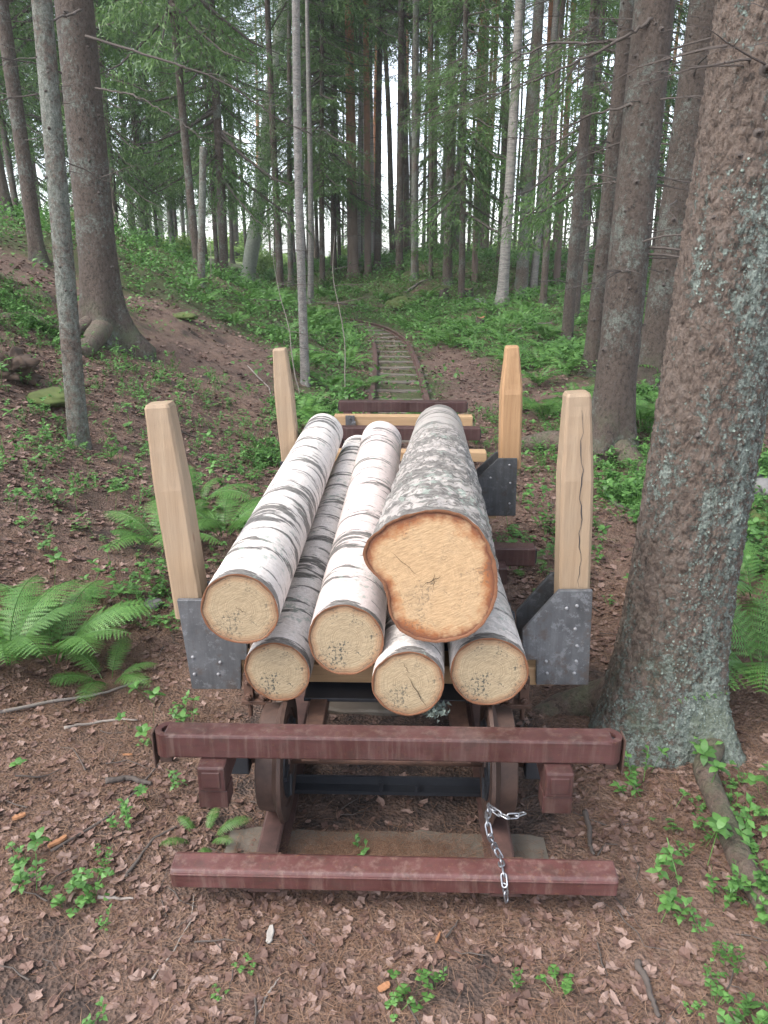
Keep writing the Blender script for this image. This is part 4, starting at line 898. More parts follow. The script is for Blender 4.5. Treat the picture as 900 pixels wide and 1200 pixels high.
px_seed = 5; root_of(E, p, [(p[0], p[1], .12), (q1[0], q1[1], .07), (q2[0], q2[1], .05), (q3[0], q3[1], .02), (q4[0], q4[1], -.05)], [.14, .10, .085, .07, .04])
q1 = ground(740, 545); root_of(E, p, [(p[0], p[1], .1), (q1[0], q1[1], .02), (q1[0]+.2, q1[1]-.2, -.08)], [.13, .09, .05])
t = tree(764, 455, 43, 828, M_SPR, 'spruce_tree', 'leaning grey spruce between the knotty spruce and the massive one', 'high', None, 20, G1, N=48, flare=.35, bend=.03, dead=False, crown_sc=1.1)
E, p, r0, lean = TREES[-1]; snags(E, p, r0, lean, 34, 12, 1.6, 5.6, (.3, 1.3)); knots(E, r0, lean, 46, 13, .4, 5.5)
L_ = [
 (93, 522, 25, 44, M_SPR2, 'slender lichened grey tree standing before the stout dark spruce', None, 14, 'rowan_tree', .15, .03),
 (45, 306, 19, 3, M_SPR, 'straight mid-sized spruce on the bank crest at the far left', 'high', 18, 'spruce_tree', .4, .03),
 (8, 251, 16, -40, M_SPR, 'dark trunk cut by the left edge of the view on the crest', None, 16, 'spruce_tree', .3, .03),
 (153, 276, 7, 132, M_SPR, 'thin trunk on the crest just right of the stout dark spruce', None, 14, 'spruce_tree', .3, .04),
 (172, 266, 15, 148, M_SPR, 'brown spruce trunk on the crest with a thinner one beside it', 'low', 16, 'spruce_tree', .3, .03),
 (189, 276, 8, 170, M_SPR, 'thin dark trunk on the crest right of the brown one', 'low', 15, 'spruce_tree', .3, .05),
 (198, 281, 7, 196, M_SPR2, 'thin greyish trunk behind the broken snag', 'low', 14, 'spruce_tree', .3, .05),
 (222, 281, 10, 212, M_SPR, 'dark trunk left of the broken snag at the top of the bank', 'low', 16, 'spruce_tree', .3, .03),
 (255, 291, 9, 247, M_SPR2, 'grey trunk between the broken snag and the leaning grey tree', 'low', 16, 'spruce_tree', .3, .04),
 (275, 305, 13, 266, M_SPR, 'sturdy dark spruce directly behind the leaning grey tree', 'low', 18, 'spruce_tree', .3, .03),
 (304, 304, 8, 300, M_PINE, 'slim trunk right of the leaning grey tree', 'high', 17, 'pine_tree', .3, .03),
 (329, 352, 10, 314, M_SPR, 'narrow dark spruce trunk close to the slender rough birch', 'high', 17, 'spruce_tree', .4, .04),
 (341, 335, 8, 338, M_SPR2, 'thin grey trunk behind the slender rough birch', 'high', 16, 'spruce_tree', .3, .04),
 (358, 450, 12, 349, M_BT2, 'slender rough-barked birch left of the track', 'leaf', 13, 'birch_tree', .3, .06),
 (364, 355, 8, 361, M_BT2, 'pale thin birch just behind the slender rough one', 'leaf', 13, 'birch_tree', .3, .06),
 (378, 338, 8, 377, M_SPR, 'thin dark trunk left of the far reddish pine', 'low', 14, 'spruce_tree', .3, .04),
 (391, 318, 8, 389, M_SPR, 'thin dark trunk near the reddish pine above the far ferns', 'high', 15, 'spruce_tree', .3, .03),
 (414, 322, 15, 409, M_PINE, 'tall reddish pine above the bend of the track', 'high', 22, 'pine_tree', .3, .02),
 (431, 322, 9, 429, M_PINE, 'slim reddish pine right of the tall one at the bend', 'high', 21, 'pine_tree', .3, .02),
 (442, 318, 9, 446, M_SPR, 'dark straight trunk in the middle of the forest gap', 'high', 20, 'spruce_tree', .3, .02),
 (468, 322, 10, 470, M_SPR, 'dark straight trunk above the head of the track', 'high', 20, 'spruce_tree', .3, .02),
 (486, 326, 10, 487, M_SPR2, 'straight greyish trunk right of the gap centre', 'high', 20, 'spruce_tree', .3, .02),
 (505, 328, 6, 505, M_SPR, 'very thin trunk on the ferny mound', 'high', 18, 'spruce_tree', .3, .02),
 (524, 332, 12, 532, M_SPR, 'dark trunk on the mound beyond the ferns', 'high', 19, 'spruce_tree', .3, .02),
 (540, 358, 9, 547, M_SPR, 'narrow trunk standing on the ferny mound in front of the others', 'low', 15, 'spruce_tree', .3, .03),
 (556, 330, 8, 565, M_PINE, 'slim pine left of the white birch', 'high', 20, 'pine_tree', .3, .02),
 (588, 360, 14, 609, M_BTM, 'white birch with a dark base right of the track bend', 'leaf', 18, 'birch_tree', .5, .04),
 (610, 348, 17, 632, M_SPR2, 'broad grey spruce behind the white birch', 'high', 20, 'spruce_tree', .3, .02),
 (624, 346, 10, 652, M_BT2, 'pale leaning birch right of the broad grey spruce', 'leaf', 17, 'birch_tree', .3, .04),
 (636, 356, 9, 660, M_SPR, 'slim trunk between the pale leaning birch and the dark spruce', 'high', 18, 'spruce_tree', .3, .02),
 (664, 402, 15, 697, M_SPR, 'dark spruce behind the front right stake with whiskery dead twigs', 'high', 18, 'spruce_tree', .4, .03),
 (692, 438, 20, 735, M_SPR, 'dark leaning spruce just left of the thick knotty one', 'high', 18, 'spruce_tree', .35, .03),
 (652, 335, 9, 672, M_PINE, 'slim reddish pine far back at the right', 'high', 20, 'pine_tree', .3, .02),
 (684, 345, 8, 706, M_SPR2, 'thin grey trunk far back between two dark spruces', 'high', 19, 'spruce_tree', .3, .02),
]
for px, py, wp, tx, mt, lab, cr, h_, nm, fl, bd in L_:
    near = py > 345 or wp > 14
    tree(px, py, wp, tx, mt, nm, lab, cr, None, h_, {'spruce_tree': G1, 'birch_tree': 'birch trees', 'pine_tree': 'pine trees'}.get(nm), N=24 if near else 12, flare=fl, bend=bd, dead=nm != 'birch_tree' and nm != 'rowan_tree', ds=1.0)
# slender grey tree: small whiskers and scars
E, p, r0, lean = next(t for t in TREES if t[0]['label'].startswith('slender lichened')); knots(E, r0, lean, 40, 31, .3, 4, 14, .007); snags(E, p, r0, lean, 10, 32, 1.6, 4, (.2, .7), 14)
for key, n, s_ in (('dark spruce behind the front right', 26, 41), ('dark leaning spruce just left', 30, 43)):
    E, p, r0, lean = next(t for t in TREES if t[0]['label'].startswith(key)); snags(E, p, r0, lean, n, s_, .8, 5.5, (.3, 1.1)); knots(E, r0, lean, 30, s_+1, .4, 5)
# leaning grey tree (curved) and the broken snag
def curved(pix, Yb, wpx, mat, name, label, cat='tree', seed=0, top=None, extra=None, group=None):
    P = np.array([at(px, py, Yb) for px, py in pix]); z0 = H(P[0][0], P[0][1]); t_ = np.linspace(0, 1, len(P)); tt = np.linspace(0, 1, 60)
    Q = np.stack([np.interp(tt, t_, P[:, k]) for k in range(3)], -1)
    for _ in range(6): Q[1:-1] = (Q[:-2]+2*Q[1:-1]+Q[2:])/4
    Q = np.concatenate([[Q[0]-[0, 0, .3]], Q]); Wd = np.interp(np.linspace(0, 1, 61), [0, .06, 1], [1.35, 1., top or .8])*wpx*depth(P[0])/F/2
    E = empty(name, (P[0][0], P[0][1], z0), 0, label, cat, group); obj('trunk', (lambda g: g.tube(Q-np.array(E.location), Wd*(1+.05*fbm(np.arange(61)*.3, np.arange(61)*0., 2, seed)), 20))(Geo()), E, mat, 0, True)
    return E, Q
b = ground(290, 333)
E, Q = curved([(290, 333), (293, 305), (301, 260), (309, 200), (315, 130), (325, 60), (336, -10), (352, -110), (372, -230)], b[1], 17, M_ASP, 'aspen_tree', 'curved leaning grey tree at the foot of the left bank', seed=3, top=.7)
add_shared('crown', CR['leaf'], E, tuple(Q[-1]-np.array(E.location)-[0, 0, 1.5]), 0, .9)
b = ground(236, 336)
E, Q = curved([(236, 336), (236, 290), (237, 240), (238, 172)], b[1], 9, M_SPR2, 'snag', 'short broken-topped snag on the left bank', 'dead tree', 4, .85)
# saplings
for i, (px, py, tx, h_) in enumerate(((404, 470, 414, 1.9), (247, 335, 250, 1.4), (352, 470, 366, 1.6), (150, 410, 160, 2.0))[:3]):
    p = ground(px, py, ); r = np.random.default_rng(70+i); E = empty('sapling', p, 0, ['thin bare sapling left of the rails behind the empty bogie', 'low bare sapling near the broken snag', 'thin twiggy sapling beside the slender rough birch'][i], 'sapling', 'thin bare saplings')
    P = [np.array([0, 0, -.05])]; d = np.array([.05, 0, 1.])
    for k_ in range(10): d = d+r.normal(0, .10, 3)*[1, 1, .3]; d /= np.linalg.norm(d); P.append(P[-1]+d*h_*.1)
    P = np.array(P); obj('stem', (lambda g: g.tube(P, np.linspace(.008, .002, 11), 6))(Geo()), E, M_DEADP, 0, True)
    for k_ in range(7): j = r.integers(4, 11); add_shared('dead_branch', DT[k_ % 5], E, tuple(P[j]), r.uniform(0, 6), .5)
# far forest
rf = random.Random(99); placed = [(t[1][0], t[1][1]) for t in TREES]; nfar = 0
far_spec = []
for k_ in range(5000):
    y = rf.uniform(15, 50); x = rf.uniform(-.62*y-2, .62*y+2)
    if y < 24 and abs(x-np.interp(y, TY, TX)) < 2.4: continue
    if y < 20 and -3.8 < x < 2.6: continue
    if 19.5 < y < 24.5 and x < 1: continue
    if y > 24 and abs(x-.2) < 1.0+.02*y: pass
    if any((x-a)**2+(y-b_)**2 < (1.4+.022*y)**2 for a, b_ in placed): continue
    placed.append((x, y)); far_spec.append((x, y))
    if len(far_spec) >= 135: break
for k_ in range(900):
    y = rf.uniform(27, 50); x = rf.uniform(-4, 7)
    if any((x-a)**2+(y-b_)**2 < 1.1 for a, b_ in placed): continue
    placed.append((x, y)); far_spec.append((x, y))
    if len(far_spec) >= 170: break
for x, y in far_spec:
    k_ = rf.random(); mt, nm, lab, gp = ((M_SPR, 'spruce_tree', 'thin dark trunk among the crowd of spruces far back in the forest', 'far spruce trunks') if k_ < .55 else (M_PINE, 'pine_tree', 'thin reddish trunk among the pines far back in the forest', 'far pine trunks') if k_ < .82 else (M_SPR2, 'spruce_tree', 'thin greyish trunk among the crowd of spruces far back', 'far grey spruce trunks') if k_ < .93 else (M_BT2, 'birch_tree', 'thin pale birch trunk far back in the forest', 'far birch trunks'))
    left_ = x < -1.5
    low = rf.random() < (.9 if left_ else .15 if -.07*y < x < .13*y else .45)*(1 if y < 33 else .3)
    tree(int(x*31), int(y*17), 0, 0, mt, nm, lab, 'leaf' if nm == 'birch_tree' else ('low' if low and nm == 'spruce_tree' else 'high'), (None if (low and nm == 'spruce_tree') or nm == 'birch_tree' else (5.5+y*.07 if left_ else 6.3+y*.11)+rf.uniform(0, 2)), rf.uniform(16, 21), gp, N=9, flare=.3, bend=.08, dead=rf.random() < .6, p=(x, y), r0=rf.uniform(.06, .135), lean=(rf.gauss(0, .018), rf.gauss(0, .018)))
# a few trees just outside the frame so that the wood goes on
for x, y in ((-6.2, 4.5), (-5, 1.2), (4.6, 3.6), (5.5, 7), (3.6, 1.0), (-9, 8), (9, 10), (-3.4, -1.5), (3.4, -2.2), (6.5, .5)):
    tree(int(x*31)+9, int(y*17), 0, 0, M_SPR, 'spruce_tree', 'spruce of the surrounding wood standing just outside the view', 'high', None, 19, 'trees beside the view', N=14, p=(x, y), r0=.15, lean=(0, 0))
# live boughs hanging into the view, parts of the trees that carry them
def live_bough(E, pix, Y, L, rzdeg, seed, fine=True, sc=1., tilt=.1):
    q = at(*pix, Y); o = add_shared('bough', BFM[seed % len(BFM)] if fine else BCM[seed % 4], E, tuple(q-np.array(E.location)), R(rzdeg), L, None); o.rotation_euler = (0, tilt, R(rzdeg)); return o
def bm(bg):
    (V, Fc), st, sz = bg; me = Geo().add(V, Fc); nt = len(Fc); ln = np.array([[tt, 0, sz(tt)] for tt in np.linspace(0, 1, 8)]); me.tube(ln, np.linspace(.008, .0015, 8), 5, False)
    for a, b_ in st: me.tube([a, (a+b_)/2-[0, 0, .005], b_], [.0035, .002, .001], 3, False)
    m = me.mesh('bough', M_NEED, False); m.materials.append(M_DEAD); mi = np.zeros(len(m.polygons), np.int32); mi[nt:] = 1; m.polygons.foreach_set('material_index', mi); return m
BFM = [bm(b) for b in BF]; BCM = [bm(b) for b in BG]
def long_branch(E, pix, Ys, rad, seed, mat=M_DEAD, twigs=9):
    P = np.array([at(px, py, y) for (px, py), y in zip(pix, Ys)]); t_ = np.linspace(0, 1, len(P)); tt = np.linspace(0, 1, 30); Q = np.stack([np.interp(tt, t_, P[:, k]) for k in range(3)], -1)
    for _ in range(3): Q[1:-1] = (Q[:-2]+2*Q[1:-1]+Q[2:])/4
    r = np.random.default_rng(seed); Q[1:-1] += r.normal(0, .006, Q[1:-1].shape); g = Geo(); g.tube(Q-np.array(E.location), np.linspace(rad, rad*.22, 30), 7); d_ = Q[-1]-Q[0]
    for i in range(twigs):
        j = r.integers(5, 29); T_ = twig_pts(r, r.uniform(.15, .45), .5, 6, .09); a = math.atan2(d_[1], d_[0])+r.choice([-1, 1])*r.uniform(.3, 1.1); g.tube(T_@rotz(a).T+Q[j]-np.array(E.location), np.linspace(rad*.3, .001, len(T_)), 4, False)
    return obj('dead_branch', g, E, mat, 0, True)
ET = next(t for t in TREES if t[0]['label'].startswith('stout dark')); YT = ET[1][1]
long_branch(ET[0], [(100, 42), (200, 73), (262, 95), (330, 142), (372, 160)], [YT-.1, YT-.3, YT-.3, YT-.2, YT], .012, 1, twigs=12)
long_branch(ET[0], [(112, 103), (160, 112), (215, 145), (245, 170)], [YT-.1, YT-.4, YT-.5, YT-.5], .009, 2)
long_branch(ET[0], [(95, 12), (60, 25), (42, 32)], [YT-.2, YT-.5, YT-.6], .012, 3, twigs=3)
E2 = SP2[0]; Y2 = SP2[1][1]
long_branch(E2, [(765, 22), (735, 42), (650, 85), (590, 108), (520, 137)], [Y2-.1, Y2-.1, Y2, Y2+.1, Y2+.2], .013, 4, twigs=18)
long_branch(E2, [(758, 40), (700, 50), (640, 50), (560, 92), (512, 100)], [Y2, Y2+.3, Y2+.5, Y2+.7, Y2+.9], .013, 5, twigs=14)
long_branch(E2, [(752, 120), (690, 135), (640, 165), (595, 160)], [Y2-.1, Y2+.1, Y2+.3, Y2+.4], .010, 6, twigs=10)
long_branch(E2, [(745, 210), (700, 215), (655, 235)], [Y2-.1, Y2+.2, Y2+.4], .008, 7, twigs=8)
for i, (px, py, L, rz, dy) in enumerate(((640, 85, .75, 190, 0), (600, 95, .85, 175, .2), (660, 55, .7, 165, .3), (625, 50, .9, 185, .7), (560, 60, .7, 200, .8), (590, 110, .55, 230, .4), (690, 30, .8, 170, .9))):
    live_bough(E2, (px, py), Y2+dy, L, rz, i, True, tilt=.28)
E3 = next(t for t in TREES if t[0]['label'].startswith('narrow trunk standing on')); Y3 = E3[1][1]
ES = next(t for t in TREES if t[0]['label'].startswith('sturdy dark')); 

def dress(key, n, z0, z1, L, seed):
    E, p, r0, lean = next(t for t in TREES if t[0]['label'].startswith(key)); r = random.Random(seed)
    for i in range(n):
        h = z0+(z1-z0)*(i+r.random())/n; a = r.uniform(0, 6.283)
        o = add_shared('bough', BCM[i % 4], E, (lean[0]*h, lean[1]*h, h), a, L*r.uniform(.6, 1.15), None); o.rotation_euler = (0, r.uniform(.15, .5), a)
for i, a_ in enumerate((('narrow trunk standing on', 22, 2.6, 6, 1.5), ('dark trunk on the mound', 20, 3., 8, 1.7), ('thin dark trunk near the reddish', 16, 2.6, 7, 1.3), ('thin dark trunk left of the far', 16, 2.4, 7, 1.3), ('dark straight trunk above the head', 14, 3.5, 9, 1.4), ('slim trunk between the pale', 16, 3., 7, 1.4), ('thin grey trunk behind the slender', 16, 3., 7, 1.3), ('dark spruce behind the front right', 12, 3.2, 6, 1.2), ('narrow dark spruce trunk close', 14, 2.8, 6, 1.3))): dress(*a_, 900+i)
# ================================================================ FERNS
def frond_geo(seed, fine=True, n=21):
    r = np.random.default_rng(seed); g = Geo(); th0 = R(66)
    ts = np.linspace(0, 1, 14); ang = th0-ts*R(88); P = np.concatenate([[[0, 0, 0]], np.cumsum(np.stack([np.cos(ang), 0*ang, np.sin(ang)], -1)[:-1]/13, axis=0)])
    tq = []
    def pos(t): return np.array([np.interp(t, ts, P[:, k]) for k in range(3)])
    for i in range(n):
        t = .14+.86*(i+.5)/n; p = pos(t); d = pos(min(1, t+.03))-pos(t-.03); d /= np.linalg.norm(d); up = np.array([-d[2], 0, d[0]])
        L = .20*math.sin(math.pi*min(1, (t-.06)*.86+.12))**.8*r.uniform(.9, 1.08)*(1 if t < .9 else .7)
        for s_ in (-1, 1):
            ax_ = np.array([0, s_, 0])*.90+d*.38-up*.18+r.normal(0, .04, 3); ax_ /= np.linalg.norm(ax_); sd = d-ax_*(d@ax_); sd /= np.linalg.norm(sd); nn = np.cross(ax_, sd)
            if fine:
                m_ = 10; w0 = L*.20
                for j in range(m_):
                    u0 = j/m_; u1 = (j+.9)/m_; um = (j+.62)/m_; wl = w0*(1-u0)**.75*(1.1 if j else .8)
                    for e in (-1, 1):
                        sag = -.12*um*L*nn*s_*0+np.array([0, 0, -1])*.12*L*um*um
                        tq.append(np.array([p+ax_*L*u0+np.array([0, 0, -1])*.12*L*u0*u0, p+ax_*L*u1+np.array([0, 0, -1])*.12*L*u1*u1, p+ax_*L*(um+.07)+sd*e*wl+sag]))
            else:
                w0 = L*.15; m1 = p+ax_*L*.35; e_ = p+ax_*L+np.array([0, 0, -.1*L])
                tq.append(np.array([p, m1+sd*w0, e_])); tq.append(np.array([p, m1-sd*w0, e_]))
    V, Fc = tris(tq); g.add(V, Fc)
    g.tube(P, np.linspace(.008, .0018, 14), 4, False); return g
FR = [frond_geo(i).mesh('frond', M_FERN) for i in range(3)]
def fern_geo(seed, nf=8):
    r = np.random.default_rng(seed); g = Geo()
    for i in range(nf):
        f = frond_geo(seed*10+i, False, 15); L = r.uniform(.7, 1.1); m_ = rotz(i*2*math.pi/nf+r.normal(0, .2))@roty(r.normal(0, .15))
        for v, fc in zip(f.v, f.f): pass
        off = 0; vv = np.concatenate(f.v); n0 = g.n; g.v.append(vv*L@m_.T); g.f += [fc+n0 for fc in f.f]; g.n += len(vv)
    return g
FC = [fern_geo(40+i, 7+i).mesh('fern', M_FERN) for i in range(4)]
def big_fern(px, py, size, nf, seed, label, a0=0, a1=6.283, z=None):
    p = ground(px, py); r = random.Random(seed); E = empty('fern', (p[0], p[1], H(p[0], p[1])-.01), 0, label, 'fern', 'large ferns')
    for i in range(nf):
        a = a0+(a1-a0)*(i+.5)/nf+r.gauss(0, .12); o = add_shared('frond', FR[i % 3], E, (.03*math.cos(a), .03*math.sin(a), 0), a, size*r.uniform(.75, 1.12)); o.rotation_euler = (r.gauss(0, .1), r.uniform(-.10, .28), a)
big_fern(62, 775, .45, 11, 1, 'big arching fern at the left edge of the view')
big_fern(8, 775, .46, 9, 2, 'fern cut by the left edge beside the big arching one')
big_fern(128, 800, .24, 6, 22, 'small low fern on the right side of the big arching fern')
big_fern(190, 640, .40, 8, 3, 'fern peeping out left of the front left stake')
big_fern(262, 628, .46, 10, 4, 'fern between the front left stake and the white log')
big_fern(232, 590, .40, 8, 5, 'fern just behind the front left stake')
big_fern(640, 492, .60, 10, 6, 'fern between the rear right stake and the knotty spruce')
big_fern(752, 500, .68, 11, 7, 'fern between the knotty spruce and the massive spruce')
big_fern(778, 482, .45, 9, 8, 'fern tucked behind the left flank of the massive spruce')
big_fern(895, 800, .60, 11, 9, 'tall fern at the right edge of the view beside the massive spruce')
big_fern(884, 700, .40, 7, 10, 'fern behind the tall one at the right edge')
big_fern(238, 985, .12, 6, 11, 'tiny fern seedling beside the left frame shoe')
big_fern(600, 668, .20, 6, 12, 'small fern by the protruding rear red beam end')
big_fern(462, 475, .24, 6, 13, 'little fern growing between the rails behind the empty bogie')
big_fern(385, 455, .45, 9, 14, 'fern left of the rails beside the thin bare sapling')
big_fern(430, 455, .38, 8, 15, 'fern close against the left rail')
rr = random.Random(5); nf_ = 0; spots = []
for k_ in range(4000):
    y = rr.uniform(7, 30)
    xc = float(np.interp(y, TY, TX)); x = rr.choice([rr.uniform(-3.0, -.65), rr.uniform(.75, 3.5), rr.uniform(-4, 4), rr.uniform(-.55*y, .5*y)]) + xc
    if abs(x-xc) < .55 and y < 21: continue
    if .4 < x-xc < 1.5 and y < 13: continue
    if x < -1.3 and y < 11.5: continue
    if x < -3 and rr.random() < .6: continue
    if any((x-a)**2+(y-b_)**2 < .16 for a, b_ in spots): continue
    spots.append((x, y))
    if len(spots) >= 210: break
for x, y in spots:
    o = bpy.data.objects.new('fern', FC[rr.randrange(4)]); COL.objects.link(o); o.location = (x, y, float(H(x, y))-.02); o.rotation_euler = (rr.gauss(0, .1), rr.gauss(0, .1), rr.uniform(0, 6.28)); s_ = rr.uniform(.38, .62); o.scale = (s_, s_, s_)
    tag(o, 'pale green fern among the many ferns carpeting the ground along the far track', 'fern', 'far ferns')

# ================================================================ HERBS, LITTER AND NEEDLES (nobody could count them)
def leaflet(L, W, n=4):    # quads in a strip
    ts = np.linspace(0, 1, n+1); w_ = W*np.sin(math.pi*ts**.8)**.8; w_[0] = .1*W; w_[-1] = .02*W
    V = []
    for t, ww in zip(ts, w_): V += [(t*L, -ww, .10*L*math.sin(t*3)+.15*ww), (t*L, ww, .10*L*math.sin(t*3)+.15*ww)]
    return np.array(V), np.array([(2*i, 2*i+2, 2*i+3, 2*i+1) for i in range(n)])
def plant(seed, kind):
    r = np.random.default_rng(seed); V = []; Fs = []; n = 0
    def put(v, f):
        nonlocal n; V.append(v); Fs.append(f+n); n += len(v)
    def stalk(a, b):
        a = np.array(a); b = np.array(b); w_ = .0012; put(np.array([a+[-w_, 0, 0], a+[w_, 0, 0], b+[w_, 0, 0], b+[-w_, 0, 0]]), np.array([(0, 1, 2, 3)]))
    if kind == 'sorrel':
        for i in range(r.integers(3, 8)):
            c = np.array([*r.normal(0, .03, 2), r.uniform(.015, .05)]); stalk(c*[.4, .4, 0], c); a0 = r.uniform(0, 6)
            for k_ in range(3):
                v, f = leaflet(.017, .009, 2); put(v@rotz(a0+k_*2.094).T+c, f)
    elif kind == 'berry':
        for s_ in range(r.integers(1, 4)):
            d = np.array([*r.normal(0, .35, 2), 1]); d /= np.linalg.norm(d); L = r.uniform(.08, .17); o = np.array([*r.normal(0, .02, 2), 0]); stalk(o, o+d*L)
            for k_ in range(r.integers(6, 12)):
                t = .3+.7*k_/10; v, f = leaflet(r.uniform(.018, .032), .008, 2); put(v@(rotz(r.uniform(0, 6.28))@roty(-r.uniform(-.3, .6))).T+o+d*L*min(t, 1), f)
    else:
        d = np.array([*r.normal(0, .2, 2), 1]); L = r.uniform(.05, .14); stalk((0, 0, 0), d*L); k2 = r.integers(4, 7); a0 = r.uniform(0, 6)
        for k_ in range(k2): v, f = leaflet(r.uniform(.026, .044), .011, 4); put(v@(rotz(a0+k_*6.283/k2)@roty(r.uniform(-.5, .3))).T+d*L, f)
    return np.concatenate(V), np.concatenate(Fs)
PL = [plant(i, k_) for i, k_ in enumerate(['sorrel']*3+['berry']*4+['seed']*3)]
def sample(n, x0, x1, y0, y1, seed, dens=None, cone=True):
    r = np.random.default_rng(seed); k_ = n*8; y = y0+(y1-y0)*r.random(k_)**(1.0); x = r.uniform(x0, x1, k_); ok = np.ones(k_, bool)
    if cone: ok &= np.abs(x) < .62*y+1.4
    if dens is not None: ok &= r.random(k_) < dens(x, y)
    x, y = x[ok][:n], y[ok][:n]; return x, y, Hf(x, y)
def underwagon(x, y): return (np.abs(x) < .66) & (y > 1.35) & (y < 6.5)
def dens_near(x, y):
    g_ = green(x, y)+.12*fbm(x*5, y*5, 2, 44); d = (.8+.4*sst(3, 4.5, y))*sst(.40, .78, g_+.25*fbm(x*1.6+4, y*1.6, 2, 88))
    d = d*(.45+.55*sst(2.2, 3.2, y))+.40*np.exp(-(((x-.95)/.36)**2+((y-1.55)/.42)**2))+.05*sst(3, 4, y)+.25*np.exp(-((y-1.33)/.05)**2)*(np.abs(x) < .7)+.10*np.exp(-((x+.75)/.2)**2)*(y < 2.4)
    d = np.where((np.abs(x-np.interp(y, TY, TX)) < .46) & (y > 6.4), d*.12, d)
    return np.where(underwagon(x, y), d*.12, d)*sst(.95, 1.4, y+.2*(x > .4))*np.where((x < 0) & (y < 1.45), .35, 1)+.002
for nm, (n, x0, x1, y0, y1, sc) in {'low_herbs': (900, -2.2, 2.4, .9, 3.2, 1.), 'ground_plants': (8500, -5, 5, 3.0, 8., 1.25)}.items():
    x, y, z = sample(n, x0, x1, y0, y1, 5+n, dens_near); r = np.random.default_rng(n)
    tag(obj(nm, bake(PL, np.stack([x, y, z], -1), r.uniform(.45, 1.15, len(x))*sc, r.uniform(0, 6.28, len(x)), .15, n), mat=M_HERB), {'low_herbs': 'small sorrel and bilberry plants dotting the brown litter near the wagon', 'ground_plants': 'green bilberry and herb cover on the bank and beside the track'}[nm], 'ground cover', kind='stuff')
def clump(seed, n=16, s=.07):
    r = np.random.default_rng(seed); V = []; Fs = []
    for i in range(n):
        v, f = leaflet(s*r.uniform(.6, 1.2), s*.3, 2); V.append(v@(rotz(r.uniform(0, 6.3))@roty(-r.uniform(-.3, .7))).T+[*r.normal(0, s*1.6, 2), r.uniform(.03, .22)]); Fs.append(f+i*len(v))
    return np.concatenate(V), np.concatenate(Fs)
CLP = [clump(i) for i in range(6)]
def dens_far(x, y): return sst(.36, .66, green(x, y)+.1*fbm(x*3, y*3, 2, 4))*np.where(np.abs(x-np.interp(y, TY, TX)) < .46, .06, 1)*np.where(y < 21.5, 1, 1)
x, y, z = sample(11000, -20, 18, 7.5, 34, 77, dens_far); r = np.random.default_rng(3)
tag(obj('undergrowth', bake(CLP, np.stack([x, y, z], -1), r.uniform(.7, 1.4, len(x))*(.7+y*.022), r.uniform(0, 6.28, len(x)), .12, 4), mat=M_HERB), 'green undergrowth covering the forest floor farther back', 'undergrowth', kind='stuff')
# dead leaves
def dleaf(seed):
    r = np.random.default_rng(seed); n = 7; n = 10; asp = r.uniform(.45, .95); th = np.linspace(0, 2*math.pi, n, endpoint=False)+r.normal(0, .13, n); rad = r.uniform(.60, 1.1, n)*np.where(np.arange(n) % 2, .86, 1.08); cu = r.uniform(-.35, .5); fo = r.uniform(-.3, .45)
    x = rad*np.cos(th)*1.15; y_ = rad*np.sin(th)*asp; V = np.stack([x, y_, cu*x*x*.6+fo*np.abs(y_)*1.3+r.normal(0, .12, n)], -1)
    V = np.concatenate([[[0, 0, 0]], V]); return V, np.array([(0, 1+i, 1+(i+1) % n) for i in range(n)])
DL = [dleaf(i) for i in range(14)]
def litter(nm, n, box, smin, smax, seed, lab, dens=None, tilt=.17):
    x, y, z = sample(n, *box, seed, dens); r = np.random.default_rng(seed); s_ = r.uniform(smin, smax, len(x))
    tag(obj(nm, bake(DL, np.stack([x, y, z+s_*.25], -1), s_, r.uniform(0, 6.28, len(x)), tilt, seed), mat=M_LIT), lab, 'leaf litter', kind='stuff')
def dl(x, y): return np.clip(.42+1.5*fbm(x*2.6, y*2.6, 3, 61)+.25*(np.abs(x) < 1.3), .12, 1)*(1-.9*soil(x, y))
litter('dead_leaves', 17000, (-2.4, 2.6, .7, 3.2), .003, .019, 21, 'curled brown dead leaves littering the ground around the wagon', dl)
litter('bank_litter', 30000, (-5.5, 5, 3.2, 7.5), .007, .024, 24, 'brown dead leaves over the bank and the ground behind the wagon', lambda x, y: np.clip(dl(x, y)+.35, 0, 1))
litter('leaf_litter', 18000, (-9, 8, 7.5, 17), .012, .034, 22, 'brown leaf litter on the banks and beside the track', dl)
V = np.array([[-.5, -.011, 0], [-.5, .011, 0], [.02, .013, .05], [.02, -.013, .05], [.5, .006, .0], [.5, -.006, .0]]); NV = (V, np.array([(0, 1, 2, 3), (3, 2, 4, 5)])); V2 = V.copy(); V2[:, 1] += .18*V[:, 0]**2*2
NV2 = (V2, NV[1])
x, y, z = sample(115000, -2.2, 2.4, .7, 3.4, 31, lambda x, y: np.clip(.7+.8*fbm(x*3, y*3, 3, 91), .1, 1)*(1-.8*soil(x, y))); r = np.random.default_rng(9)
tag(obj('needle_litter', bake([NV, NV2], np.stack([x, y, z+.004], -1), r.uniform(.014, .055, len(x)), r.uniform(0, 6.28, len(x)), .13, 2), mat=M_NDL), 'fallen brown conifer needles and fine twigs over the ground', 'needle litter', kind='stuff')
x, y, z = sample(34000, -5, 4.5, 3.4, 7.5, 37); r = np.random.default_rng(10)
tag(obj('needle_litter', bake([NV, NV2], np.stack([x, y, z+.006], -1), r.uniform(.03, .09, len(x)), r.uniform(0, 6.28, len(x)), .15, 2), mat=M_NDL), 'fallen needles and twiglets over the bank behind the wagon', 'needle litter', kind='stuff')
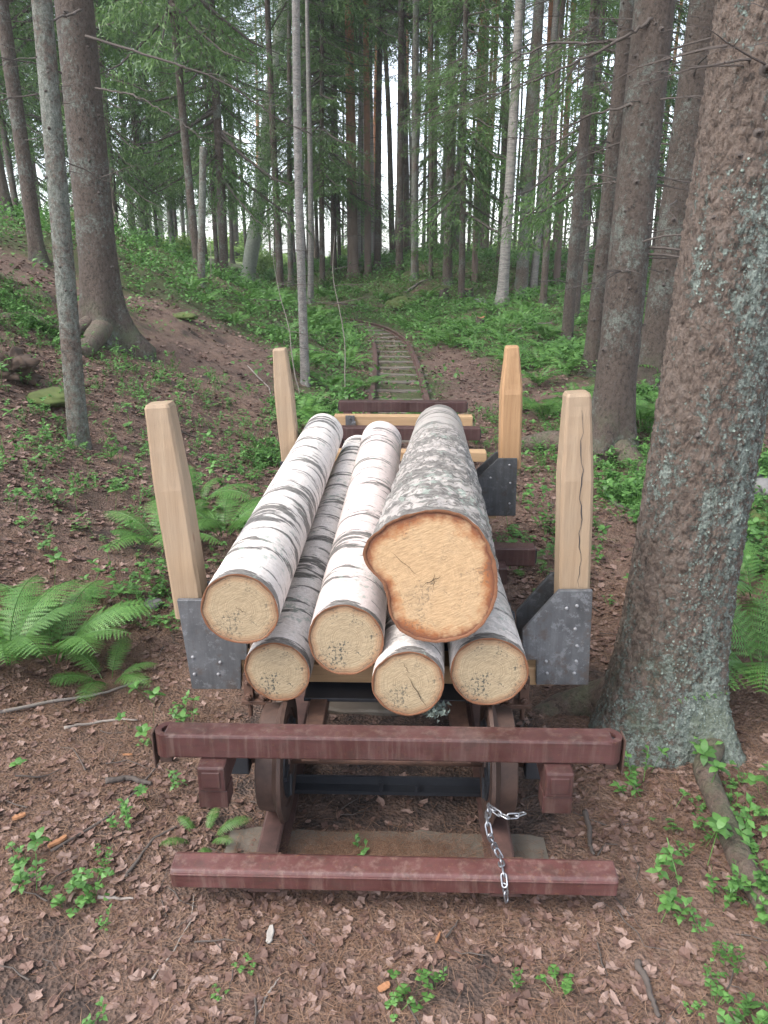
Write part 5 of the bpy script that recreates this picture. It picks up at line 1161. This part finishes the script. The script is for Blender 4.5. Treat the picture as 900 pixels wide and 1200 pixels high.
# needles and bits lying on the near sleeper
r = np.random.default_rng(19); n = 7500; x = r.normal(-.02, .17, n).clip(-.42, .43); y = r.normal(1.725, .04, n).clip(1.62, 1.80)
tag(obj('sleeper_litter', bake([NV, NV2], np.stack([x, y, np.full(n, .0285)+r.uniform(0, .006, n)], -1), r.uniform(.01, .035, n), r.uniform(0, 6.28, n), .15, 2), mat=M_NDL), 'brown needles lying on the wide flat sleeper under the wagon', 'needle litter', kind='stuff')
r = np.random.default_rng(29); n = 130; P_ = np.concatenate([np.stack([r.uniform(-.6, .55, n//2), r.uniform(1.606, 1.655, n//2), np.full(n//2, .4865)], -1), np.stack([r.uniform(-.55, .5, n//2), r.uniform(1.53, 1.575, n//2), np.full(n//2, .1585)], -1)])
tag(obj('beam_litter', bake([NV, NV2], P_, r.uniform(.004, .014, n), r.uniform(0, 6.28, n), .05, 2), mat=M_NDL), 'needles and bark crumbs lying on the red beams', 'needle litter', kind='stuff')
# small twigs: stuff
r = np.random.default_rng(23); g = Geo()
for i in range(520):
    y = r.uniform(.8, 6.5); x = r.uniform(-(.6*y+1), .6*y+1); L = r.uniform(.05, .22); a = r.uniform(0, 6.28); m_ = 5; P = [];
    for k_ in range(m_): P.append((x+math.cos(a)*L*k_/m_, y+math.sin(a)*L*k_/m_)); a += r.normal(0, .16)
    P = np.array(P); Z_ = Hf(P[:, 0], P[:, 1])+r.uniform(.004, .014); g.tube(np.column_stack([P, Z_]), r.uniform(.0012, .0032)*np.linspace(1, .5, m_), 4, False)
tag(obj('small_twigs', g, mat=M_DEAD, smooth=True), 'small dead twigs scattered over the forest floor', 'twigs', kind='stuff')
# larger fallen sticks: things
def stick(pix, rad, label, mat=M_DEAD, seed=0, name='fallen_stick', lift=.3, cat='stick', grp='fallen sticks'):
    P = np.array([ground(*q) for q in pix]); t_ = np.linspace(0, 1, len(P)); n = 24; tt = np.linspace(0, 1, n); Q = np.stack([np.interp(tt, t_, P[:, k]) for k in (0, 1)], -1)
    r = np.random.default_rng(seed); Q += np.cumsum(r.normal(0, .0016, Q.shape), 0); z = Hf(Q[:, 0], Q[:, 1]); z = np.convolve(np.pad(z, 3, 'edge'), np.ones(7)/7, 'valid')+rad*(.8+lift)
    c = np.array([Q[0, 0], Q[0, 1], z[0]]); g = Geo(); rd = rad*np.linspace(1, .55, n)*(1+.15*r.normal(size=n)*.5); g.tube(np.column_stack([Q, z])-c, rd, 8)
    o = obj(name, g, None, mat, 0, True); o.location = c; tag(o, label, cat, grp); return o
stick([(0, 838), (60, 825), (130, 812), (175, 800)], .007, 'long thin pale stick at the left edge below the big fern', M_DEADP, 1)
stick([(60, 1000), (130, 955), (185, 900)], .005, 'thin twig crossing the litter left of the upper red beam', M_DEAD, 2)
stick([(75, 855), (120, 850), (162, 846)], .006, 'short grey stick just left of the upper red beam end', M_DEADP, 3)
stick([(125, 922), (160, 920), (182, 924)], .010, 'dark rotten stick beneath the left end of the upper red beam', M_DEAD, 4)
stick([(18, 1040), (52, 1031)], .007, 'short dark stick at the lower left', M_DEAD, 5)
stick([(147, 1032), (180, 990), (220, 968)], .005, 'thin dark twig left of the frame shoe', M_DEAD, 6)
stick([(685, 955), (695, 985), (702, 1003)], .008, 'dark short stick right of the stop beam among herbs', M_DEAD, 7)
stick([(748, 1130), (765, 1160), (782, 1200)], .009, 'dark forked stick at the bottom right', M_DEAD, 8)
stick([(715, 590), (735, 600), (752, 608)], .014, 'thick grey stick right of the split stake', M_DEAD, 9)
stick([(180, 1150), (205, 1120), (228, 1080), (231, 1050)], .0028, 'curved pale bare twig in front of the stop beam at the left', M_DEADP, 10)
stick([(115, 1056), (158, 1055)], .005, 'straight pale twig in the lower left litter', M_DEADP, 11)
stick([(300, 1195), (318, 1168), (327, 1150)], .003, 'pale grass-thin twig at the bottom edge left of the centre', M_DEADP, 12)
stick([(740, 970), (702, 968), (660, 952)], .003, 'thin twig between the stop beam and the long bare root', M_DEAD, 13)
stick([(330, 400), (350, 415), (362, 428)], .010, 'grey stick at the foot of the slender rough birch', M_DEADP, 14)
stick([(290, 428), (315, 455), (322, 475)], .008, 'crooked grey twig behind the rear left stake', M_DEADP, 15)
stick([(192, 498), (230, 515)], .008, 'short stick behind the front left stake', M_DEAD, 16)
stick([(600, 392), (640, 380), (672, 370)], .018, 'long fallen branch in the greenery right of the track', M_DEADP, 17)
stick([(475, 345), (500, 330)], .04, 'fallen grey log on the mound beyond the bend', M_DEADP, 18, 'fallen_log', .3, 'log', None)
stick([(565, 395), (562, 372)], .04, 'fallen rotten pole on the mound by the little stump', M_DEAD, 19, 'fallen_log', .3, 'log', None)
# chips, bark flakes, stones, moss, stumps
def chip(px, py, L, W, T, mat, name, label, cat, seed=0, rz=0):
    p = ground(px, py); r = np.random.default_rng(seed); n = 7; xs = np.linspace(-L/2, L/2, n); V = []
    for x in xs:
        w_ = W*(1-.5*(abs(x)/(L/2))**3)*r.uniform(.75, 1.1)/2; V += [(x, -w_, 0), (x, w_, 0), (x, w_*.8, T*r.uniform(.7, 1.2)), (x, -w_*.8, T)]
    fs = [(i*4+j, i*4+(j+1) % 4, (i+1)*4+(j+1) % 4, (i+1)*4+j) for i in range(n-1) for j in range(4)]+[(3, 2, 1, 0), (n*4-4, n*4-3, n*4-2, n*4-1)]
    o = obj(name, Geo().add(V, fs), None, mat); o.location = (p[0], p[1], float(Hf(np.array(p[0]), np.array(p[1])))+.008); o.rotation_euler = (r.normal(0, .15), r.normal(0, .15), rz); tag(o, label, cat); return o
M_CHIP = mat_flat('orange_wood_chip', (.26, .12, .055), .8, .3, 40); M_WB = mat_flat('white_birch_bark_flake', (.26, .24, .215), .85, .5, 60)
chip(68, 990, .055, .02, .006, M_CHIP, 'wood_chip', 'orange wood chip in the litter at the lower left', 'wood chip', 1, 1.0)
chip(23, 962, .035, .02, .006, M_CHIP, 'wood_chip', 'smaller orange chip at the left edge near the lower corner', 'wood chip', 2, .6)
chip(317, 1103, .05, .02, .003, M_WB, 'bark_flake', 'white birch bark flake lying in front of the stop beam', 'bark flake', 3, 1.6)
chip(252, 935, .04, .015, .003, M_WB, 'bark_flake', 'white bark flake caught beside the left frame shoe', 'bark flake', 4, 1.3)
chip(450, 1160, .03, .022, .003, M_CHIP, 'fallen_leaf', 'reddish fallen leaf at the bottom centre', 'leaf', 5, .4)
chip(513, 1105, .035, .008, .003, M_CHIP, 'wood_chip', 'thin orange splinter in front of the stop beam', 'wood chip', 6, 1.2)
chip(150, 888, .03, .01, .003, M_CHIP, 'wood_chip', 'small tan splinter near the left end of the upper red beam', 'wood chip', 7, .2)
def rock(px, py, wpx, hz, mat, name, label, cat, seed, sx=1., sink=.3, fq=1.9, am=.45):
    p = ground(px, py); s_ = wpx*depth(p)/F/2; r = seed; n, m_ = 40, 24; V = []
    for i in range(m_+1):
        ph = math.pi*i/m_
        for j in range(n):
            t = 2*math.pi*j/n; d = np.array([math.cos(t)*math.sin(ph), math.sin(t)*math.sin(ph), math.cos(ph)]); k_ = 1+am*float(fbm(d[0]*fq+d[2]*fq*.5+r, d[1]*fq-d[2]*fq*.4, 5, r))
            V.append(d*k_*[s_*sx, s_, s_*hz])
    fs = [(i*n+j, (i+1)*n+j, (i+1)*n+(j+1) % n, i*n+(j+1) % n) for i in range(m_) for j in range(n)]
    o = obj(name, Geo().add(V, fs), None, mat, 0, True); o.location = (p[0], p[1], float(H(p[0], p[1]))+s_*hz*(.5-sink)); tag(o, label, cat); return o
rock(178, 709, 22, .5, M_ROCK, 'stone', 'small grey stone beside the front left bracket', 'stone', 1)
rock(890, 612, 40, .5, M_MOSS, 'mossy_rock', 'mossy rock behind the massive spruce at the right edge', 'rock', 2)
rock(898, 575, 60, .45, M_ROCK, 'boulder', 'dark boulder behind the mossy rock at the right edge', 'rock', 3)
rock(14, 438, 62, .6, mat_flat('dark_peaty_soil', (.05, .032, .022), .95, .5, 12), 'soil_clump', 'dark torn-up soil clump at the left edge of the bank', 'soil clump', 4, 1., .3, 4.5, .8)
rock(62, 470, 60, .35, M_MOSS, 'moss_hummock', 'low mossy hummock before the dark soil clump', 'moss', 5)
rock(215, 372, 30, .3, M_MOSS, 'moss_hummock', 'mossy hummock on the bank right of the stout dark spruce', 'moss', 6)
rock(265, 318, 34, .3, M_MOSS, 'moss_hummock', 'mossy hump below the curved leaning grey tree', 'moss', 7)
rock(472, 360, 36, .5, M_MOSS, 'moss_hummock', 'mossy hump just beyond the bend of the track', 'moss', 8)
rock(80, 262, 40, .5, M_MOSS, 'moss_hummock', 'moss hummock on the bank crest left of the stout spruce', 'moss', 9)
rock(150, 262, 30, .5, M_ROCK, 'boulder', 'grey boulder on the bank crest', 'rock', 10)
rock(560, 357, 20, .6, M_ROCK, 'boulder', 'pale stone on the ferny mound', 'rock', 11)
def stump(px, py, wpx, h, label, mat, seed):
    p = ground(px, py); r0 = wpx*depth(p)/F/2; E = empty('stump', (p[0], p[1], H(p[0], p[1])), 0, label, 'stump', 'old stumps'); g = trunk_geo((0, 0), h, r0, 20, 8, .4, .08, 4, seed, -.1)
    V = g.v[0]; ok = V[:, 2] <= 1e9; zs = np.linspace(-.1, h, 9); th = np.linspace(0, 6.283, 20, endpoint=False); g = Geo(); VV = []
    for z in zs: VV += [(r0*(1+.5*math.exp(-max(z, 0)/.08))*math.cos(t)*(1+.06*math.sin(3*t+seed)), r0*(1+.5*math.exp(-max(z, 0)/.08))*math.sin(t), z+(.25*r0*math.sin(t*2+seed)*(z > h*.8))) for t in th]
    g.add(VV, [(i*20+j, i*20+(j+1) % 20, (i+1)*20+(j+1) % 20, (i+1)*20+j) for i in range(8) for j in range(20)]); obj('bark', g, E, M_SPR, 0, True)
    T = Geo().add([(0, 0, h-.01)]+[tuple(v) for v in VV[-20:]], [(0, 1+j, 1+(j+1) % 20) for j in range(20)]); obj('cut_top', T, E, mat)
stump(562, 388, 10, .28, 'small orange-topped stump right of the track', M_CHIP, 1)
stump(548, 352, 12, .3, 'low stump on the ferny mound', M_T1, 2)
stump(520, 352, 10, .3, 'mossy stump on the mound left of the low one', M_MOSS, 3)
# white lichen tuft hanging below the bottom log
r = np.random.default_rng(3); c = at(508, 832, 1.79); n = 260; P = c+r.normal(size=(n, 3))*[.016, .01, .007]; g = Geo()
for q in P:
    a = r.normal(size=(3, 3))*.0045; g.add(q+a, [(0, 1, 2)])
o = obj('lichen_tuft', g, None, M_LICH); tag(o, 'pale ragged lichen tuft under the bottom middle log', 'lichen', kind='stuff')
# ================================================================ BRIGHT OPEN LAND BEYOND THE WOOD
BU = [leafcrown(50+i, 3.2, 1.9, 5000, .22, M_BRT) for i in range(3)]
rb = random.Random(8)
for i in range(54):
    x = -44+88*(i+.5)/54+rb.uniform(-.6, .6); y = rb.uniform(52, 62)
    o = bpy.data.objects.new('bush', BU[i % 3]); COL.objects.link(o); o.location = (x, y, float(H(x, y))-.3); s_ = rb.uniform(.6, 1.0); o.scale = (s_*1.2, s_*1.2, s_*rb.uniform(.4, .7)); o.rotation_euler = (0, 0, rb.uniform(0, 6)); tag(o, 'bright green bush at the sunny edge of the wood behind the trunks', 'bush', 'bushes at the wood edge')

rb2 = random.Random(18)
for i in range(14):
    x = -16+34*(i+.5)/14+rb2.uniform(-.5, .5); y = rb2.uniform(34, 44)
    o = bpy.data.objects.new('bush', BU[i % 3]); COL.objects.link(o); o.location = (x, y, float(H(x, y))-.3); s_ = rb2.uniform(.25, .5); o.scale = (s_, s_, s_); o.rotation_euler = (0, 0, rb2.uniform(0, 6)); tag(o, 'low light green thicket bush between the far trunks', 'bush', 'thicket bushes between the far trunks')
# ================================================================ HAZE
g = Geo().box((0, 33, 13.3), (150, 76, 31.4)); hz = obj('haze', g); tag(hz, 'thin pale forest haze', 'haze', kind='stuff')
mh = bpy.data.materials.new('haze_air'); mh.use_nodes = True; t_ = mh.node_tree; t_.nodes.remove(t_.nodes['Principled BSDF']); pv = t_.nodes.new('ShaderNodeVolumePrincipled')
pv.inputs['Density'].default_value = .0012; pv.inputs['Color'].default_value = (.93, .97, 1, 1); pv.inputs['Anisotropy'].default_value = .3
t_.links.new(pv.outputs[0], t_.nodes['Material Output'].inputs['Volume']); hz.data.materials.append(mh)
